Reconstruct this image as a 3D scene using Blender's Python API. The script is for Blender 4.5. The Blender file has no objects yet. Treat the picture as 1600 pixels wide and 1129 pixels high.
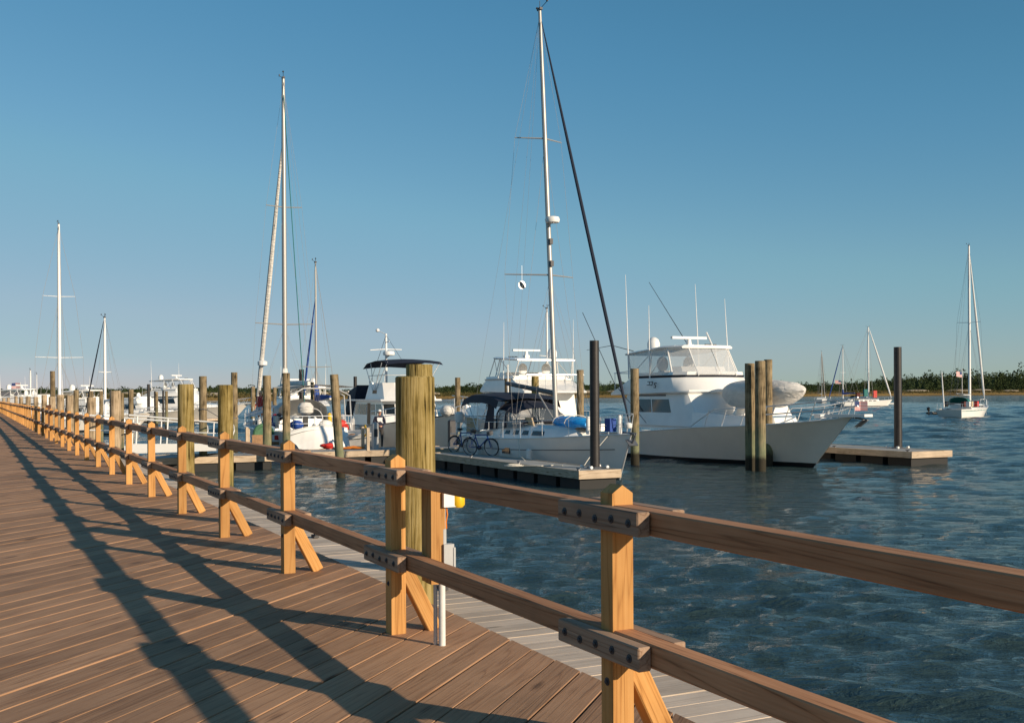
import bpy, bmesh, math, random
from mathutils import Vector, Matrix
random.seed(7)
S = bpy.context.scene
COL = S.collection
R = math.radians
# ------------------------------------------------------------------ camera
EYE = 2.90                 # metres above the water
F = 1700.0                 # focal length in photo pixels (1600 wide)
ROLL = 0.0055
HOR = 616.4                # horizon row at the picture centre
cam = bpy.data.cameras.new('camera'); camo = bpy.data.objects.new('camera', cam); COL.objects.link(camo)
cam.sensor_width = 36.0; cam.lens = 36.0 * F / 1600.0
cam.shift_y = (HOR - 564.5) / 1600.0
cam.clip_start = 0.1; cam.clip_end = 6000
camo.matrix_world = Matrix.Translation((0, 0, EYE)) @ Matrix.Rotation(R(90), 4, 'X') @ Matrix.Rotation(-ROLL, 4, 'Z')
S.camera = camo
# ------------------------------------------------------------------ sky and sun
SUN_AZ = math.atan2(0.796, -0.605)      # clockwise from +Y
SUN_EL = R(18.4)
w = bpy.data.worlds.new('World'); S.world = w; w.use_nodes = True
nt = w.node_tree; bg = nt.nodes['Background']
sky = nt.nodes.new('ShaderNodeTexSky'); sky.sky_type = 'NISHITA'; sky.sun_disc = False
sky.sun_elevation = SUN_EL; sky.sun_rotation = SUN_AZ
sky.altitude = 0; sky.air_density = 1.0; sky.dust_density = 0.1; sky.ozone_density = 4.5
# one tone curve for the whole sky: hazier, cooler air than the model's
sc0 = nt.nodes.new('ShaderNodeVectorMath'); sc0.operation = 'SCALE'; sc0.inputs['Scale'].default_value = 0.1
cv = nt.nodes.new('ShaderNodeRGBCurve'); sc1 = nt.nodes.new('ShaderNodeVectorMath'); sc1.operation = 'SCALE'; sc1.inputs['Scale'].default_value = 10.0
cv.mapping.clip_max_x = 6; cv.mapping.clip_max_y = 6
for ci, pts in enumerate((((0.102, 0.060), (0.205, 0.155), (0.40, 0.262), (0.57, 0.300), (0.8, 0.50), (1.5, 1.4), (4, 4.6)),
                          ((0.212, 0.197), (0.385, 0.322), (0.59, 0.366), (0.72, 0.40), (0.9, 0.50), (1.5, 1.1), (4, 3.4)),
                          ((0.404, 0.34), (0.60, 0.44), (0.72, 0.455), (0.9, 0.49), (1.5, 0.80), (4, 2.4)))):
    cu = cv.mapping.curves[ci]; cu.points[0].location = (0, 0); cu.points[1].location = pts[-1]
    for p_ in pts[:-1]: cu.points.new(*p_)
    for p_ in cu.points: p_.handle_type = 'VECTOR'
cv.mapping.extend = 'EXTRAPOLATED'; cv.mapping.update()
nt.links.new(sky.outputs[0], sc0.inputs[0]); nt.links.new(sc0.outputs[0], cv.inputs['Color']); nt.links.new(cv.outputs['Color'], sc1.inputs[0]); nt.links.new(sc1.outputs[0], bg.inputs[0]); bg.inputs[1].default_value = 0.10
sl = bpy.data.lights.new('sun', 'SUN'); sl.energy = 4.2; sl.angle = R(0.55); sl.color = (1.0, 0.83, 0.62)
so = bpy.data.objects.new('sun', sl); COL.objects.link(so)
tosun = Vector((math.sin(SUN_AZ) * math.cos(SUN_EL), math.cos(SUN_AZ) * math.cos(SUN_EL), math.sin(SUN_EL)))
so.rotation_euler = tosun.to_track_quat('Z', 'Y').to_euler(); so.location = tosun * 60
S.view_settings.view_transform = 'Standard'; S.view_settings.look = 'None'
S.view_settings.exposure = 0.35; S.view_settings.gamma = 1.0; S.view_settings.use_curve_mapping = False
# ------------------------------------------------------------------ frames
A = R(26.3)
N = Vector((math.cos(A), math.sin(A), 0)); U = Vector((-math.sin(A), math.cos(A), 0))
DECK = EYE - 1.42; WALK = EYE - 1.72; DOCK = 0.55
def fr(D, t, z=0.0):                     # boardwalk frame: D across (towards the water), t along
    v = N * D + U * t; v.z = z; return v
def ray(x, y):
    cx, cy = (x - 800) / F, -(y - HOR) / F
    c, s = math.cos(ROLL), math.sin(ROLL)
    return c * cx + s * cy, -s * cx + c * cy
def pix(x, y, Y):                        # the place seen at photo pixel x, y at distance Y
    a, b = ray(x, y); return Vector((a * Y, Y, EYE + b * Y))
def gnd(x, y, z=0.0):                    # the place on level z seen at photo pixel x, y
    a, b = ray(x, y); Y = (z - EYE) / b; return Vector((a * Y, Y, z))
# ------------------------------------------------------------------ mesh helpers
class MB:
    def __init__(s): s.v = []; s.f = []
    def add(s, vs, fs):
        o = len(s.v); s.v += [tuple(v) for v in vs]; s.f += [tuple(i + o for i in f) for f in fs]; return s
    def box(s, c, d, M=None):
        x, y, z = d[0] / 2, d[1] / 2, d[2] / 2
        vs = [Vector((i * x, j * y, k * z)) for k in (-1, 1) for j in (-1, 1) for i in (-1, 1)]
        if M is not None: vs = [M @ v for v in vs]
        vs = [v + Vector(c) for v in vs]
        return s.add(vs, [(0, 2, 3, 1), (4, 5, 7, 6), (0, 1, 5, 4), (2, 6, 7, 3), (0, 4, 6, 2), (1, 3, 7, 5)])
    def tube(s, pts, r, n=6, closed=False, cap=True):
        pts = [Vector(p) for p in pts]; m = len(pts)
        rs = r if isinstance(r, (list, tuple)) else [r] * m
        o = len(s.v); prev = None
        for i, p in enumerate(pts):
            if closed: t = pts[(i + 1) % m] - pts[i - 1]
            else: t = pts[min(i + 1, m - 1)] - pts[max(i - 1, 0)]
            if t.length < 1e-9: t = Vector((0, 0, 1))
            t.normalize()
            a = (prev - t * prev.dot(t)) if prev is not None else t.orthogonal()
            if a.length < 1e-6: a = t.orthogonal()
            a.normalize(); b = t.cross(a); prev = a
            for k in range(n):
                q = 2 * math.pi * k / n; s.v.append(tuple(p + (a * math.cos(q) + b * math.sin(q)) * rs[i]))
        for i in range(m if closed else m - 1):
            j = (i + 1) % m
            for k in range(n):
                l = (k + 1) % n; s.f.append((o + i * n + k, o + i * n + l, o + j * n + l, o + j * n + k))
        if cap and not closed:
            s.f.append(tuple(o + k for k in reversed(range(n)))); s.f.append(tuple(o + (m - 1) * n + k for k in range(n)))
        return s
    def cyl(s, p0, p1, r0, r1=None, n=12): return s.tube([p0, p1], [r0, r0 if r1 is None else r1], n)
    def lathe(s, prof, c=(0, 0, 0), n=16):
        o = len(s.v); c = Vector(c)
        for r, z in prof:
            for k in range(n):
                q = 2 * math.pi * k / n; s.v.append(tuple(c + Vector((r * math.cos(q), r * math.sin(q), z))))
        for i in range(len(prof) - 1):
            for k in range(n):
                l = (k + 1) % n; s.f.append((o + i * n + k, o + i * n + l, o + (i + 1) * n + l, o + (i + 1) * n + k))
        s.f.append(tuple(o + k for k in reversed(range(n)))); e = o + (len(prof) - 1) * n
        s.f.append(tuple(e + k for k in range(n))); return s
    def loft(s, rings, cap0=True, cap1=True, closed=True):
        n = len(rings[0]); o = len(s.v)
        for r in rings: s.v += [tuple(p) for p in r]
        for i in range(len(rings) - 1):
            for k in range(n if closed else n - 1):
                l = (k + 1) % n; s.f.append((o + i * n + k, o + i * n + l, o + (i + 1) * n + l, o + (i + 1) * n + k))
        if closed and cap0: s.f.append(tuple(o + k for k in reversed(range(n))))
        if closed and cap1: s.f.append(tuple(o + (len(rings) - 1) * n + k for k in range(n)))
        return s
    def panel(s, q, u0, u1, v0, v1, off=0.015, th=0.02):      # a plate lying on quad q (bl, br, tr, tl)
        q = [Vector(p) for p in q]
        nn = (q[1] - q[0]).cross(q[3] - q[0]).normalized()
        def P(u, v): return (q[0] * (1 - u) + q[1] * u) * (1 - v) + (q[3] * (1 - u) + q[2] * u) * v
        c = [P(u0, v0), P(u1, v0), P(u1, v1), P(u0, v1)]
        a = [p + nn * off for p in c]; b = [p + nn * (off - th) for p in c]
        return s.add(b + a, [(4, 5, 6, 7), (3, 2, 1, 0), (0, 1, 5, 4), (1, 2, 6, 5), (2, 3, 7, 6), (3, 0, 4, 7)])
    def sphere(s, c, r, n=12, m=8, M=None):
        c = Vector(c); r = Vector(r) if not isinstance(r, (int, float)) else Vector((r, r, r)); o = len(s.v)
        for i in range(m + 1):
            th = math.pi * i / m
            for k in range(n):
                q = 2 * math.pi * k / n
                p = Vector((r.x * math.sin(th) * math.cos(q), r.y * math.sin(th) * math.sin(q), r.z * math.cos(th)))
                s.v.append(tuple(c + (M @ p if M is not None else p)))
        for i in range(m):
            for k in range(n):
                l = (k + 1) % n; s.f.append((o + i * n + k, o + (i + 1) * n + k, o + (i + 1) * n + l, o + i * n + l))
        return s
    def mesh(s, name, mat, smooth=False):
        me = bpy.data.meshes.new(name); me.from_pydata(s.v, [], s.f)
        bm = bmesh.new(); bm.from_mesh(me); bmesh.ops.recalc_face_normals(bm, faces=bm.faces); bm.to_mesh(me); bm.free()
        if mat: me.materials.append(MAT[mat])
        if smooth:
            me.polygons.foreach_set('use_smooth', [True] * len(me.polygons))
            try: me.set_sharp_from_angle(angle=R(38))
            except Exception: pass
        me.update(); return me
    def build(s, name, mat, parent=None, smooth=False):
        return ob(name, s.mesh(name, mat, smooth), parent)
def ob(name, me, parent=None, loc=None, rot=None):
    o = bpy.data.objects.new(name, me); COL.objects.link(o)
    if parent is not None: o.parent = parent
    if loc is not None: o.location = loc
    if rot is not None: o.rotation_euler = rot
    return o
def tag(o, label, cat, group=None):
    o['label'] = label; o['category'] = cat
    if group: o['group'] = group
    return o
def thing(name, label, cat, loc=(0, 0, 0), rz=0.0, group=None):
    o = bpy.data.objects.new(name, None); COL.objects.link(o); o.empty_display_size = 0.3
    o.location = loc; o.rotation_euler = (0, 0, rz); return tag(o, label, cat, group)
def kind(o, k): o['kind'] = k; return o
# ------------------------------------------------------------------ materials
MAT = {}
def nodes(name):
    m = bpy.data.materials.new(name); m.use_nodes = True; MAT[name] = m
    t = m.node_tree; return m, t, t.nodes['Principled BSDF']
def plain(name, col, rough=0.5, metal=0.0, spec=None, var=0.0, scale=6.0, coat=0.0):
    m, t, b = nodes(name)
    b.inputs['Roughness'].default_value = rough; b.inputs['Metallic'].default_value = metal
    if spec is not None: b.inputs['Specular IOR Level'].default_value = spec
    if coat: b.inputs['Coat Weight'].default_value = coat; b.inputs['Coat Roughness'].default_value = 0.08
    if var:
        tc = t.nodes.new('ShaderNodeTexCoord'); nz = t.nodes.new('ShaderNodeTexNoise'); nz.inputs['Scale'].default_value = scale
        nz.inputs['Detail'].default_value = 6; nz.inputs['Roughness'].default_value = 0.65
        t.links.new(tc.outputs['Object'], nz.inputs['Vector'])
        rp = t.nodes.new('ShaderNodeValToRGB'); rp.color_ramp.elements[0].position = 0.3; rp.color_ramp.elements[1].position = 0.7
        rp.color_ramp.elements[0].color = tuple(c * (1 - var) for c in col) + (1,)
        rp.color_ramp.elements[1].color = tuple(min(1, c * (1 + var * 0.7)) for c in col) + (1,)
        t.links.new(nz.outputs['Fac'], rp.inputs['Fac']); t.links.new(rp.outputs['Color'], b.inputs['Base Color'])
    else: b.inputs['Base Color'].default_value = tuple(col) + (1,)
    return m
def wood(name, dark, mid, light, grain=1.0, rough=0.75, tint=0.25, knots=True, bump=0.25, ring=0.7):
    """boards and timbers: the object's local x is the length of the piece"""
    m, t, b = nodes(name); L = t.links.new; N_ = t.nodes.new
    tc = N_('ShaderNodeTexCoord'); oi = N_('ShaderNodeObjectInfo')
    mul = N_('ShaderNodeVectorMath'); mul.operation = 'MULTIPLY_ADD'
    comb = N_('ShaderNodeCombineXYZ')
    for i, k in enumerate((37.0, 11.0, 23.0)):
        mm = N_('ShaderNodeMath'); mm.operation = 'MULTIPLY'; mm.inputs[1].default_value = k
        L(oi.outputs['Random'], mm.inputs[0]); L(mm.outputs[0], comb.inputs[i])
    add = N_('ShaderNodeVectorMath'); add.operation = 'ADD'
    L(tc.outputs['Object'], add.inputs[0]); L(comb.outputs[0], add.inputs[1])
    mp = N_('ShaderNodeMapping'); mp.inputs['Scale'].default_value = (0.42 * grain, 10 * grain, 10 * grain)
    L(add.outputs[0], mp.inputs['Vector'])
    n1 = N_('ShaderNodeTexNoise'); n1.inputs['Scale'].default_value = 1.0; n1.inputs['Detail'].default_value = 2; n1.inputs['Distortion'].default_value = 0.6
    L(mp.outputs[0], n1.inputs['Vector'])
    # growth rings: a saw of the stretched noise
    sc = N_('ShaderNodeMath'); sc.operation = 'MULTIPLY'; sc.inputs[1].default_value = 14.0; L(n1.outputs['Fac'], sc.inputs[0])
    frc = N_('ShaderNodeMath'); frc.operation = 'PINGPONG'; frc.inputs[1].default_value = 1.0; L(sc.outputs[0], frc.inputs[0])
    pw = N_('ShaderNodeMath'); pw.operation = 'POWER'; pw.inputs[1].default_value = 3.0; L(frc.outputs[0], pw.inputs[0])
    mp2 = N_('ShaderNodeMapping'); mp2.inputs['Scale'].default_value = (4, 160, 160); L(add.outputs[0], mp2.inputs['Vector'])
    n2 = N_('ShaderNodeTexNoise'); n2.inputs['Scale'].default_value = 1.0; n2.inputs['Detail'].default_value = 4; L(mp2.outputs[0], n2.inputs['Vector'])
    n3 = N_('ShaderNodeTexNoise'); n3.inputs['Scale'].default_value = 1.6; n3.inputs['Detail'].default_value = 5; n3.inputs['Roughness'].default_value = 0.6; L(add.outputs[0], n3.inputs['Vector'])
    rp = N_('ShaderNodeValToRGB'); e = rp.color_ramp.elements
    e[0].position = 0.0; e[0].color = tuple(light) + (1,); e[1].position = 1.0; e[1].color = tuple(dark) + (1,)
    x = rp.color_ramp.elements.new(0.45); x.color = tuple(mid) + (1,)
    m1 = N_('ShaderNodeMath'); m1.operation = 'MULTIPLY_ADD'; m1.inputs[1].default_value = ring; L(pw.outputs[0], m1.inputs[0])
    m2 = N_('ShaderNodeMath'); m2.operation = 'MULTIPLY_ADD'; m2.inputs[1].default_value = 0.9; m2.inputs[2].default_value = -0.28; L(n2.outputs['Fac'], m2.inputs[0])
    L(m2.outputs[0], m1.inputs[2])
    fac = m1
    if knots:
        mp3 = N_('ShaderNodeMapping'); mp3.inputs['Scale'].default_value = (1.3, 4.6, 4.6); L(add.outputs[0], mp3.inputs['Vector'])
        vo = N_('ShaderNodeTexVoronoi'); vo.inputs['Scale'].default_value = 1.0; L(mp3.outputs[0], vo.inputs['Vector'])
        kr = N_('ShaderNodeMapRange'); kr.inputs[1].default_value = 0.06; kr.inputs[2].default_value = 0.16; kr.inputs[3].default_value = 0.55; kr.inputs[4].default_value = 0.0
        L(vo.outputs['Distance'], kr.inputs[0])
        ad = N_('ShaderNodeMath'); ad.operation = 'ADD'; L(m1.outputs[0], ad.inputs[0]); L(kr.outputs[0], ad.inputs[1]); fac = ad
    L(fac.outputs[0], rp.inputs['Fac'])
    # board-to-board tint and blotches
    hs = N_('ShaderNodeHueSaturation'); L(rp.outputs['Color'], hs.inputs['Color'])
    v1 = N_('ShaderNodeMath'); v1.operation = 'MULTIPLY_ADD'; v1.inputs[1].default_value = tint; v1.inputs[2].default_value = 1.0 - tint * 0.75; L(oi.outputs['Random'], v1.inputs[0])
    v2 = N_('ShaderNodeMath'); v2.operation = 'MULTIPLY_ADD'; v2.inputs[1].default_value = 0.7; v2.inputs[2].default_value = -0.35; L(n3.outputs['Fac'], v2.inputs[0])
    v3 = N_('ShaderNodeMath'); v3.operation = 'ADD'; L(v1.outputs[0], v3.inputs[0]); L(v2.outputs[0], v3.inputs[1])
    L(v3.outputs[0], hs.inputs['Value']); L(hs.outputs['Color'], b.inputs['Base Color'])
    b.inputs['Roughness'].default_value = rough; b.inputs['Specular IOR Level'].default_value = 0.3
    bp = N_('ShaderNodeBump'); bp.inputs['Strength'].default_value = bump; bp.inputs['Distance'].default_value = 0.004
    L(m1.outputs[0], bp.inputs['Height']); L(bp.outputs[0], b.inputs['Normal'])
    return m
wood('deck_wood', (0.10, 0.055, 0.030), (0.375, 0.205, 0.110), (0.46, 0.27, 0.155), tint=0.35, bump=0.35, ring=0.42)
wood('grey_wood', (0.20, 0.16, 0.12), (0.58, 0.47, 0.365), (0.68, 0.57, 0.46), tint=0.3, bump=0.3, ring=0.4)
wood('post_wood', (0.22, 0.08, 0.016), (0.53, 0.262, 0.078), (0.60, 0.32, 0.11), tint=0.3, grain=1.1, bump=0.15, ring=0.5)
wood('rail_wood', (0.075, 0.030, 0.012), (0.44, 0.205, 0.095), (0.54, 0.275, 0.14), tint=0.3, grain=1.1, bump=0.3, ring=0.5)
wood('block_wood', (0.10, 0.055, 0.03), (0.33, 0.21, 0.135), (0.43, 0.30, 0.21), tint=0.25, grain=1.1, bump=0.3, ring=0.5)
wood('dock_wood', (0.25, 0.17, 0.10), (0.52, 0.40, 0.28), (0.62, 0.50, 0.37), tint=0.2)
wood('joist_and_shaded_post_wood', (0.05, 0.022, 0.012), (0.10, 0.045, 0.025), (0.13, 0.06, 0.035), tint=0.1)  # dark brown for the joists; on the far post the tone paints its shade
plain('galv', (0.22, 0.23, 0.25), 0.5, 0.7, var=0.3, scale=60)
plain('galv_dark', (0.07, 0.07, 0.075), 0.6, 0.5)
plain('black_pipe', (0.022, 0.018, 0.017), 0.5, var=0.4, scale=5)
plain('float_black', (0.012, 0.012, 0.012), 0.7)
plain('concrete', (0.40, 0.37, 0.32), 0.85, var=0.28, scale=3)
plain('dock_top', (0.36, 0.36, 0.34), 0.8, var=0.25, scale=2.5)
plain('gelcoat', (0.88, 0.86, 0.82), 0.22, var=0.05, scale=1.2, coat=0.3)
plain('gelcoat_warm', (0.93, 0.85, 0.75), 0.28, var=0.06, scale=1.0, coat=0.3)
plain('deck_white', (0.72, 0.71, 0.68), 0.5, var=0.06, scale=3)
plain('white_paint', (0.80, 0.79, 0.76), 0.4)
plain('white_vinyl', (0.74, 0.73, 0.70), 0.55, var=0.05, scale=8)
plain('cover_white', (0.70, 0.67, 0.62), 0.7, var=0.10, scale=5)
t = MAT['cover_white'].node_tree; tcx = t.nodes.new('ShaderNodeTexCoord'); mpx = t.nodes.new('ShaderNodeMapping'); mpx.inputs['Scale'].default_value = (1.6, 1.0, 4.0); nzx = t.nodes.new('ShaderNodeTexNoise'); nzx.inputs['Scale'].default_value = 1.5; nzx.inputs['Detail'].default_value = 3; nzx.inputs['Distortion'].default_value = 1.5; bpx = t.nodes.new('ShaderNodeBump'); bpx.inputs['Distance'].default_value = 0.12; bpx.inputs['Strength'].default_value = 0.7
t.links.new(tcx.outputs['Object'], mpx.inputs['Vector']); t.links.new(mpx.outputs[0], nzx.inputs['Vector']); t.links.new(nzx.outputs['Fac'], bpx.inputs['Height']); t.links.new(bpx.outputs[0], t.nodes['Principled BSDF'].inputs['Normal'])
plain('navy', (0.010, 0.014, 0.030), 0.75, var=0.3, scale=4)
plain('dark_blue', (0.008, 0.014, 0.032), 0.7, var=0.2, scale=6)
plain('sail_blue', (0.01, 0.06, 0.30), 0.7, var=0.2, scale=6)
plain('tarp_blue', (0.015, 0.34, 0.80), 0.38, var=0.35, scale=7)
plain('teal', (0.01, 0.16, 0.15), 0.7, var=0.2)
plain('black', (0.01, 0.01, 0.011), 0.5)
plain('rubber', (0.02, 0.02, 0.02), 0.7)
plain('tint_glass', (0.012, 0.016, 0.018), 0.06, spec=0.8)
plain('window_wood', (0.16, 0.075, 0.03), 0.15, var=0.5, scale=2.5)
plain('stainless', (0.78, 0.78, 0.78), 0.3, 0.55)
plain('aluminium', (0.55, 0.55, 0.55), 0.42, 0.75)
plain('mast_grey', (0.40, 0.385, 0.36), 0.4, 0.35)
plain('mast_white', (0.82, 0.81, 0.79), 0.35)
plain('wire', (0.22, 0.22, 0.22), 0.6, 0.0)
plain('boom_grey', (0.10, 0.10, 0.105), 0.6)
plain('rope', (0.62, 0.58, 0.50), 0.9)
plain('red', (0.55, 0.03, 0.02), 0.6)
plain('orange', (0.75, 0.22, 0.02), 0.6)
plain('yellow', (0.80, 0.50, 0.02), 0.35)
plain('green', (0.06, 0.16, 0.08), 0.7, var=0.3)
plain('carpet', (0.10, 0.14, 0.09), 0.95, var=0.4, scale=6)
plain('pvc', (0.70, 0.70, 0.67), 0.45, var=0.12, scale=9)
plain('grey_box', (0.42, 0.43, 0.43), 0.5, var=0.1)
plain('teak', (0.30, 0.16, 0.07), 0.6, var=0.3, scale=8)
plain('tan', (0.50, 0.38, 0.24), 0.8, var=0.15)
plain('bike_blue', (0.008, 0.05, 0.24), 0.3, coat=0.4)
plain('skin', (0.50, 0.27, 0.18), 0.55)
plain('hoodie', (0.020, 0.020, 0.042), 0.9, var=0.3, scale=9)
plain('print_white', (0.75, 0.73, 0.72), 0.8)
plain('trousers', (0.05, 0.045, 0.042), 0.9, var=0.4, scale=5)
plain('bottom_red', (0.09, 0.02, 0.015), 0.8)
plain('house_white', (0.68, 0.66, 0.62), 0.7)
plain('roof_grey', (0.16, 0.15, 0.15), 0.8)
# clear vinyl curtains
m, t, b = nodes('vinyl'); b.inputs['Base Color'].default_value = (0.75, 0.77, 0.78, 1); b.inputs['Roughness'].default_value = 0.08
b.inputs['Alpha'].default_value = 0.32
m, t, b = nodes('vinyl_dark'); b.inputs['Base Color'].default_value = (0.10, 0.12, 0.14, 1); b.inputs['Roughness'].default_value = 0.08
b.inputs['Alpha'].default_value = 0.72
# striped flag: red and white stripes, blue canton, on the flag's own local coordinates (x 0..1, z 0..0.6)
m, t, b = nodes('flag')
tc = t.nodes.new('ShaderNodeTexCoord'); sx = t.nodes.new('ShaderNodeSeparateXYZ'); t.links.new(tc.outputs['Generated'], sx.inputs[0])
st = t.nodes.new('ShaderNodeMath'); st.operation = 'MULTIPLY'; st.inputs[1].default_value = 6.5; t.links.new(sx.outputs['Z'], st.inputs[0])
fx = t.nodes.new('ShaderNodeMath'); fx.operation = 'FRACT'; t.links.new(st.outputs[0], fx.inputs[0])
lt = t.nodes.new('ShaderNodeMath'); lt.operation = 'LESS_THAN'; lt.inputs[1].default_value = 0.5; t.links.new(fx.outputs[0], lt.inputs[0])
mx = t.nodes.new('ShaderNodeMix'); mx.data_type = 'RGBA'; mx.inputs[6].default_value = (0.75, 0.73, 0.70, 1); mx.inputs[7].default_value = (0.55, 0.05, 0.05, 1)
t.links.new(lt.outputs[0], mx.inputs[0])
c1 = t.nodes.new('ShaderNodeMath'); c1.operation = 'LESS_THAN'; c1.inputs[1].default_value = 0.42; t.links.new(sx.outputs['X'], c1.inputs[0])
c2 = t.nodes.new('ShaderNodeMath'); c2.operation = 'GREATER_THAN'; c2.inputs[1].default_value = 0.46; t.links.new(sx.outputs['Z'], c2.inputs[0])
cm = t.nodes.new('ShaderNodeMath'); cm.operation = 'MULTIPLY'; t.links.new(c1.outputs[0], cm.inputs[0]); t.links.new(c2.outputs[0], cm.inputs[1])
mx2 = t.nodes.new('ShaderNodeMix'); mx2.data_type = 'RGBA'; mx2.inputs[7].default_value = (0.03, 0.05, 0.16, 1)
t.links.new(cm.outputs[0], mx2.inputs[0]); t.links.new(mx.outputs[2], mx2.inputs[6]); t.links.new(mx2.outputs[2], b.inputs['Base Color']); b.inputs['Roughness'].default_value = 0.8
# pilings: olive and brown timber, green weed band and dark barnacles by height above the water
def piling_mat(name, top_a, top_b, green, glo=1.0, ghi=1.9):
    m, t, b = nodes(name); L = t.links.new; N_ = t.nodes.new
    ge = N_('ShaderNodeNewGeometry'); sp = N_('ShaderNodeSeparateXYZ'); L(ge.outputs['Position'], sp.inputs[0])
    tc = N_('ShaderNodeTexCoord'); oi = N_('ShaderNodeObjectInfo')
    ad = N_('ShaderNodeVectorMath'); ad.operation = 'ADD'; L(tc.outputs['Object'], ad.inputs[0])
    cb = N_('ShaderNodeCombineXYZ'); ml = N_('ShaderNodeMath'); ml.operation = 'MULTIPLY'; ml.inputs[1].default_value = 50; L(oi.outputs['Random'], ml.inputs[0]); L(ml.outputs[0], cb.inputs[0]); L(cb.outputs[0], ad.inputs[1])
    mp = N_('ShaderNodeMapping'); mp.inputs['Scale'].default_value = (42, 42, 1.5); L(ad.outputs[0], mp.inputs['Vector'])
    n1 = N_('ShaderNodeTexNoise'); n1.inputs['Scale'].default_value = 1; n1.inputs['Detail'].default_value = 8; n1.inputs['Roughness'].default_value = 0.68; n1.inputs['Distortion'].default_value = 0.4; L(mp.outputs[0], n1.inputs['Vector'])
    n2 = N_('ShaderNodeTexNoise'); n2.inputs['Scale'].default_value = 3.0; n2.inputs['Detail'].default_value = 5; L(ad.outputs[0], n2.inputs['Vector'])
    r1 = N_('ShaderNodeValToRGB'); e = r1.color_ramp.elements; e[0].position = 0.36; e[0].color = tuple(c * 0.16 for c in top_a) + (1,)
    e[1].position = 0.62; e[1].color = tuple(top_b) + (1,); x = e.new(0.47); x.color = tuple(top_a) + (1,)
    n4 = N_('ShaderNodeMath'); n4.operation = 'MULTIPLY_ADD'; n4.inputs[1].default_value = 0.45; L(n2.outputs['Fac'], n4.inputs[0]); n5 = N_('ShaderNodeMath'); n5.operation = 'SUBTRACT'; n5.inputs[1].default_value = 0.225; L(n1.outputs['Fac'], n5.inputs[0]); L(n5.outputs[0], n4.inputs[2]); L(n4.outputs[0], r1.inputs['Fac'])
    def mixer(a_out, col, lo, hi, amp):
        z = N_('ShaderNodeMath'); z.operation = 'MULTIPLY_ADD'; z.inputs[1].default_value = amp; L(n2.outputs['Fac'], z.inputs[0]); L(sp.outputs['Z'], z.inputs[2])
        mr = N_('ShaderNodeMapRange'); mr.inputs[1].default_value = lo + amp / 2; mr.inputs[2].default_value = hi + amp / 2; mr.inputs[3].default_value = 1; mr.inputs[4].default_value = 0
        L(z.outputs[0], mr.inputs[0])
        mm = N_('ShaderNodeMath'); mm.operation = 'MULTIPLY'; L(mr.outputs[0], mm.inputs[0]); mm.inputs[1].default_value = col[3]
        k = N_('ShaderNodeMix'); k.data_type = 'RGBA'; k.inputs[7].default_value = tuple(col[:3]) + (1,)
        L(mm.outputs[0], k.inputs[0]); L(a_out, k.inputs[6]); return k.outputs[2]
    c = mixer(r1.outputs['Color'], tuple(green) + (0.62,), glo, ghi, 1.2)
    c = mixer(c, (0.030, 0.024, 0.018, 0.93), 0.42, 0.62, 0.35)
    L(c, b.inputs['Base Color']); b.inputs['Roughness'].default_value = 0.9; b.inputs['Specular IOR Level'].default_value = 0.2
    bp = N_('ShaderNodeBump'); bp.inputs['Strength'].default_value = 0.7; bp.inputs['Distance'].default_value = 0.02; L(n1.outputs['Fac'], bp.inputs['Height']); L(bp.outputs[0], b.inputs['Normal'])
piling_mat('piling', (0.20, 0.15, 0.085), (0.34, 0.26, 0.155), (0.15, 0.20, 0.12))
piling_mat('piling_moss', (0.215, 0.155, 0.045), (0.36, 0.275, 0.115), (0.20, 0.21, 0.085), 0.5, 1.5)
piling_mat('piling_pale', (0.32, 0.24, 0.15), (0.48, 0.37, 0.25), (0.24, 0.24, 0.16))
# water
m, t, b = nodes('water'); L = t.links.new
b.inputs['Base Color'].default_value = (0.030, 0.054, 0.056, 1); b.inputs['Roughness'].default_value = 0.05; b.inputs['IOR'].default_value = 1.333
tc = t.nodes.new('ShaderNodeTexCoord')
mp = t.nodes.new('ShaderNodeMapping'); mp.inputs['Rotation'].default_value = (0, 0, R(-14)); mp.inputs['Scale'].default_value = (0.5, 1.4, 1.0); L(tc.outputs['Object'], mp.inputs['Vector'])
w1 = t.nodes.new('ShaderNodeTexNoise'); w1.inputs['Scale'].default_value = 9.0; w1.inputs['Detail'].default_value = 4; w1.inputs['Roughness'].default_value = 0.6; w1.inputs['Distortion'].default_value = 0.5
L(mp.outputs[0], w1.inputs['Vector'])
w2 = t.nodes.new('ShaderNodeTexNoise'); w2.inputs['Scale'].default_value = 1.9; w2.inputs['Detail'].default_value = 3; L(mp.outputs[0], w2.inputs['Vector'])
b1 = t.nodes.new('ShaderNodeBump'); b1.inputs['Strength'].default_value = 1.0; b1.inputs['Distance'].default_value = 0.075; L(w1.outputs['Fac'], b1.inputs['Height'])
b2 = t.nodes.new('ShaderNodeBump'); b2.inputs['Strength'].default_value = 0.45; b2.inputs['Distance'].default_value = 0.17; L(w2.outputs['Fac'], b2.inputs['Height']); L(b1.outputs[0], b2.inputs['Normal'])
L(b2.outputs[0], b.inputs['Normal'])
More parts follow.
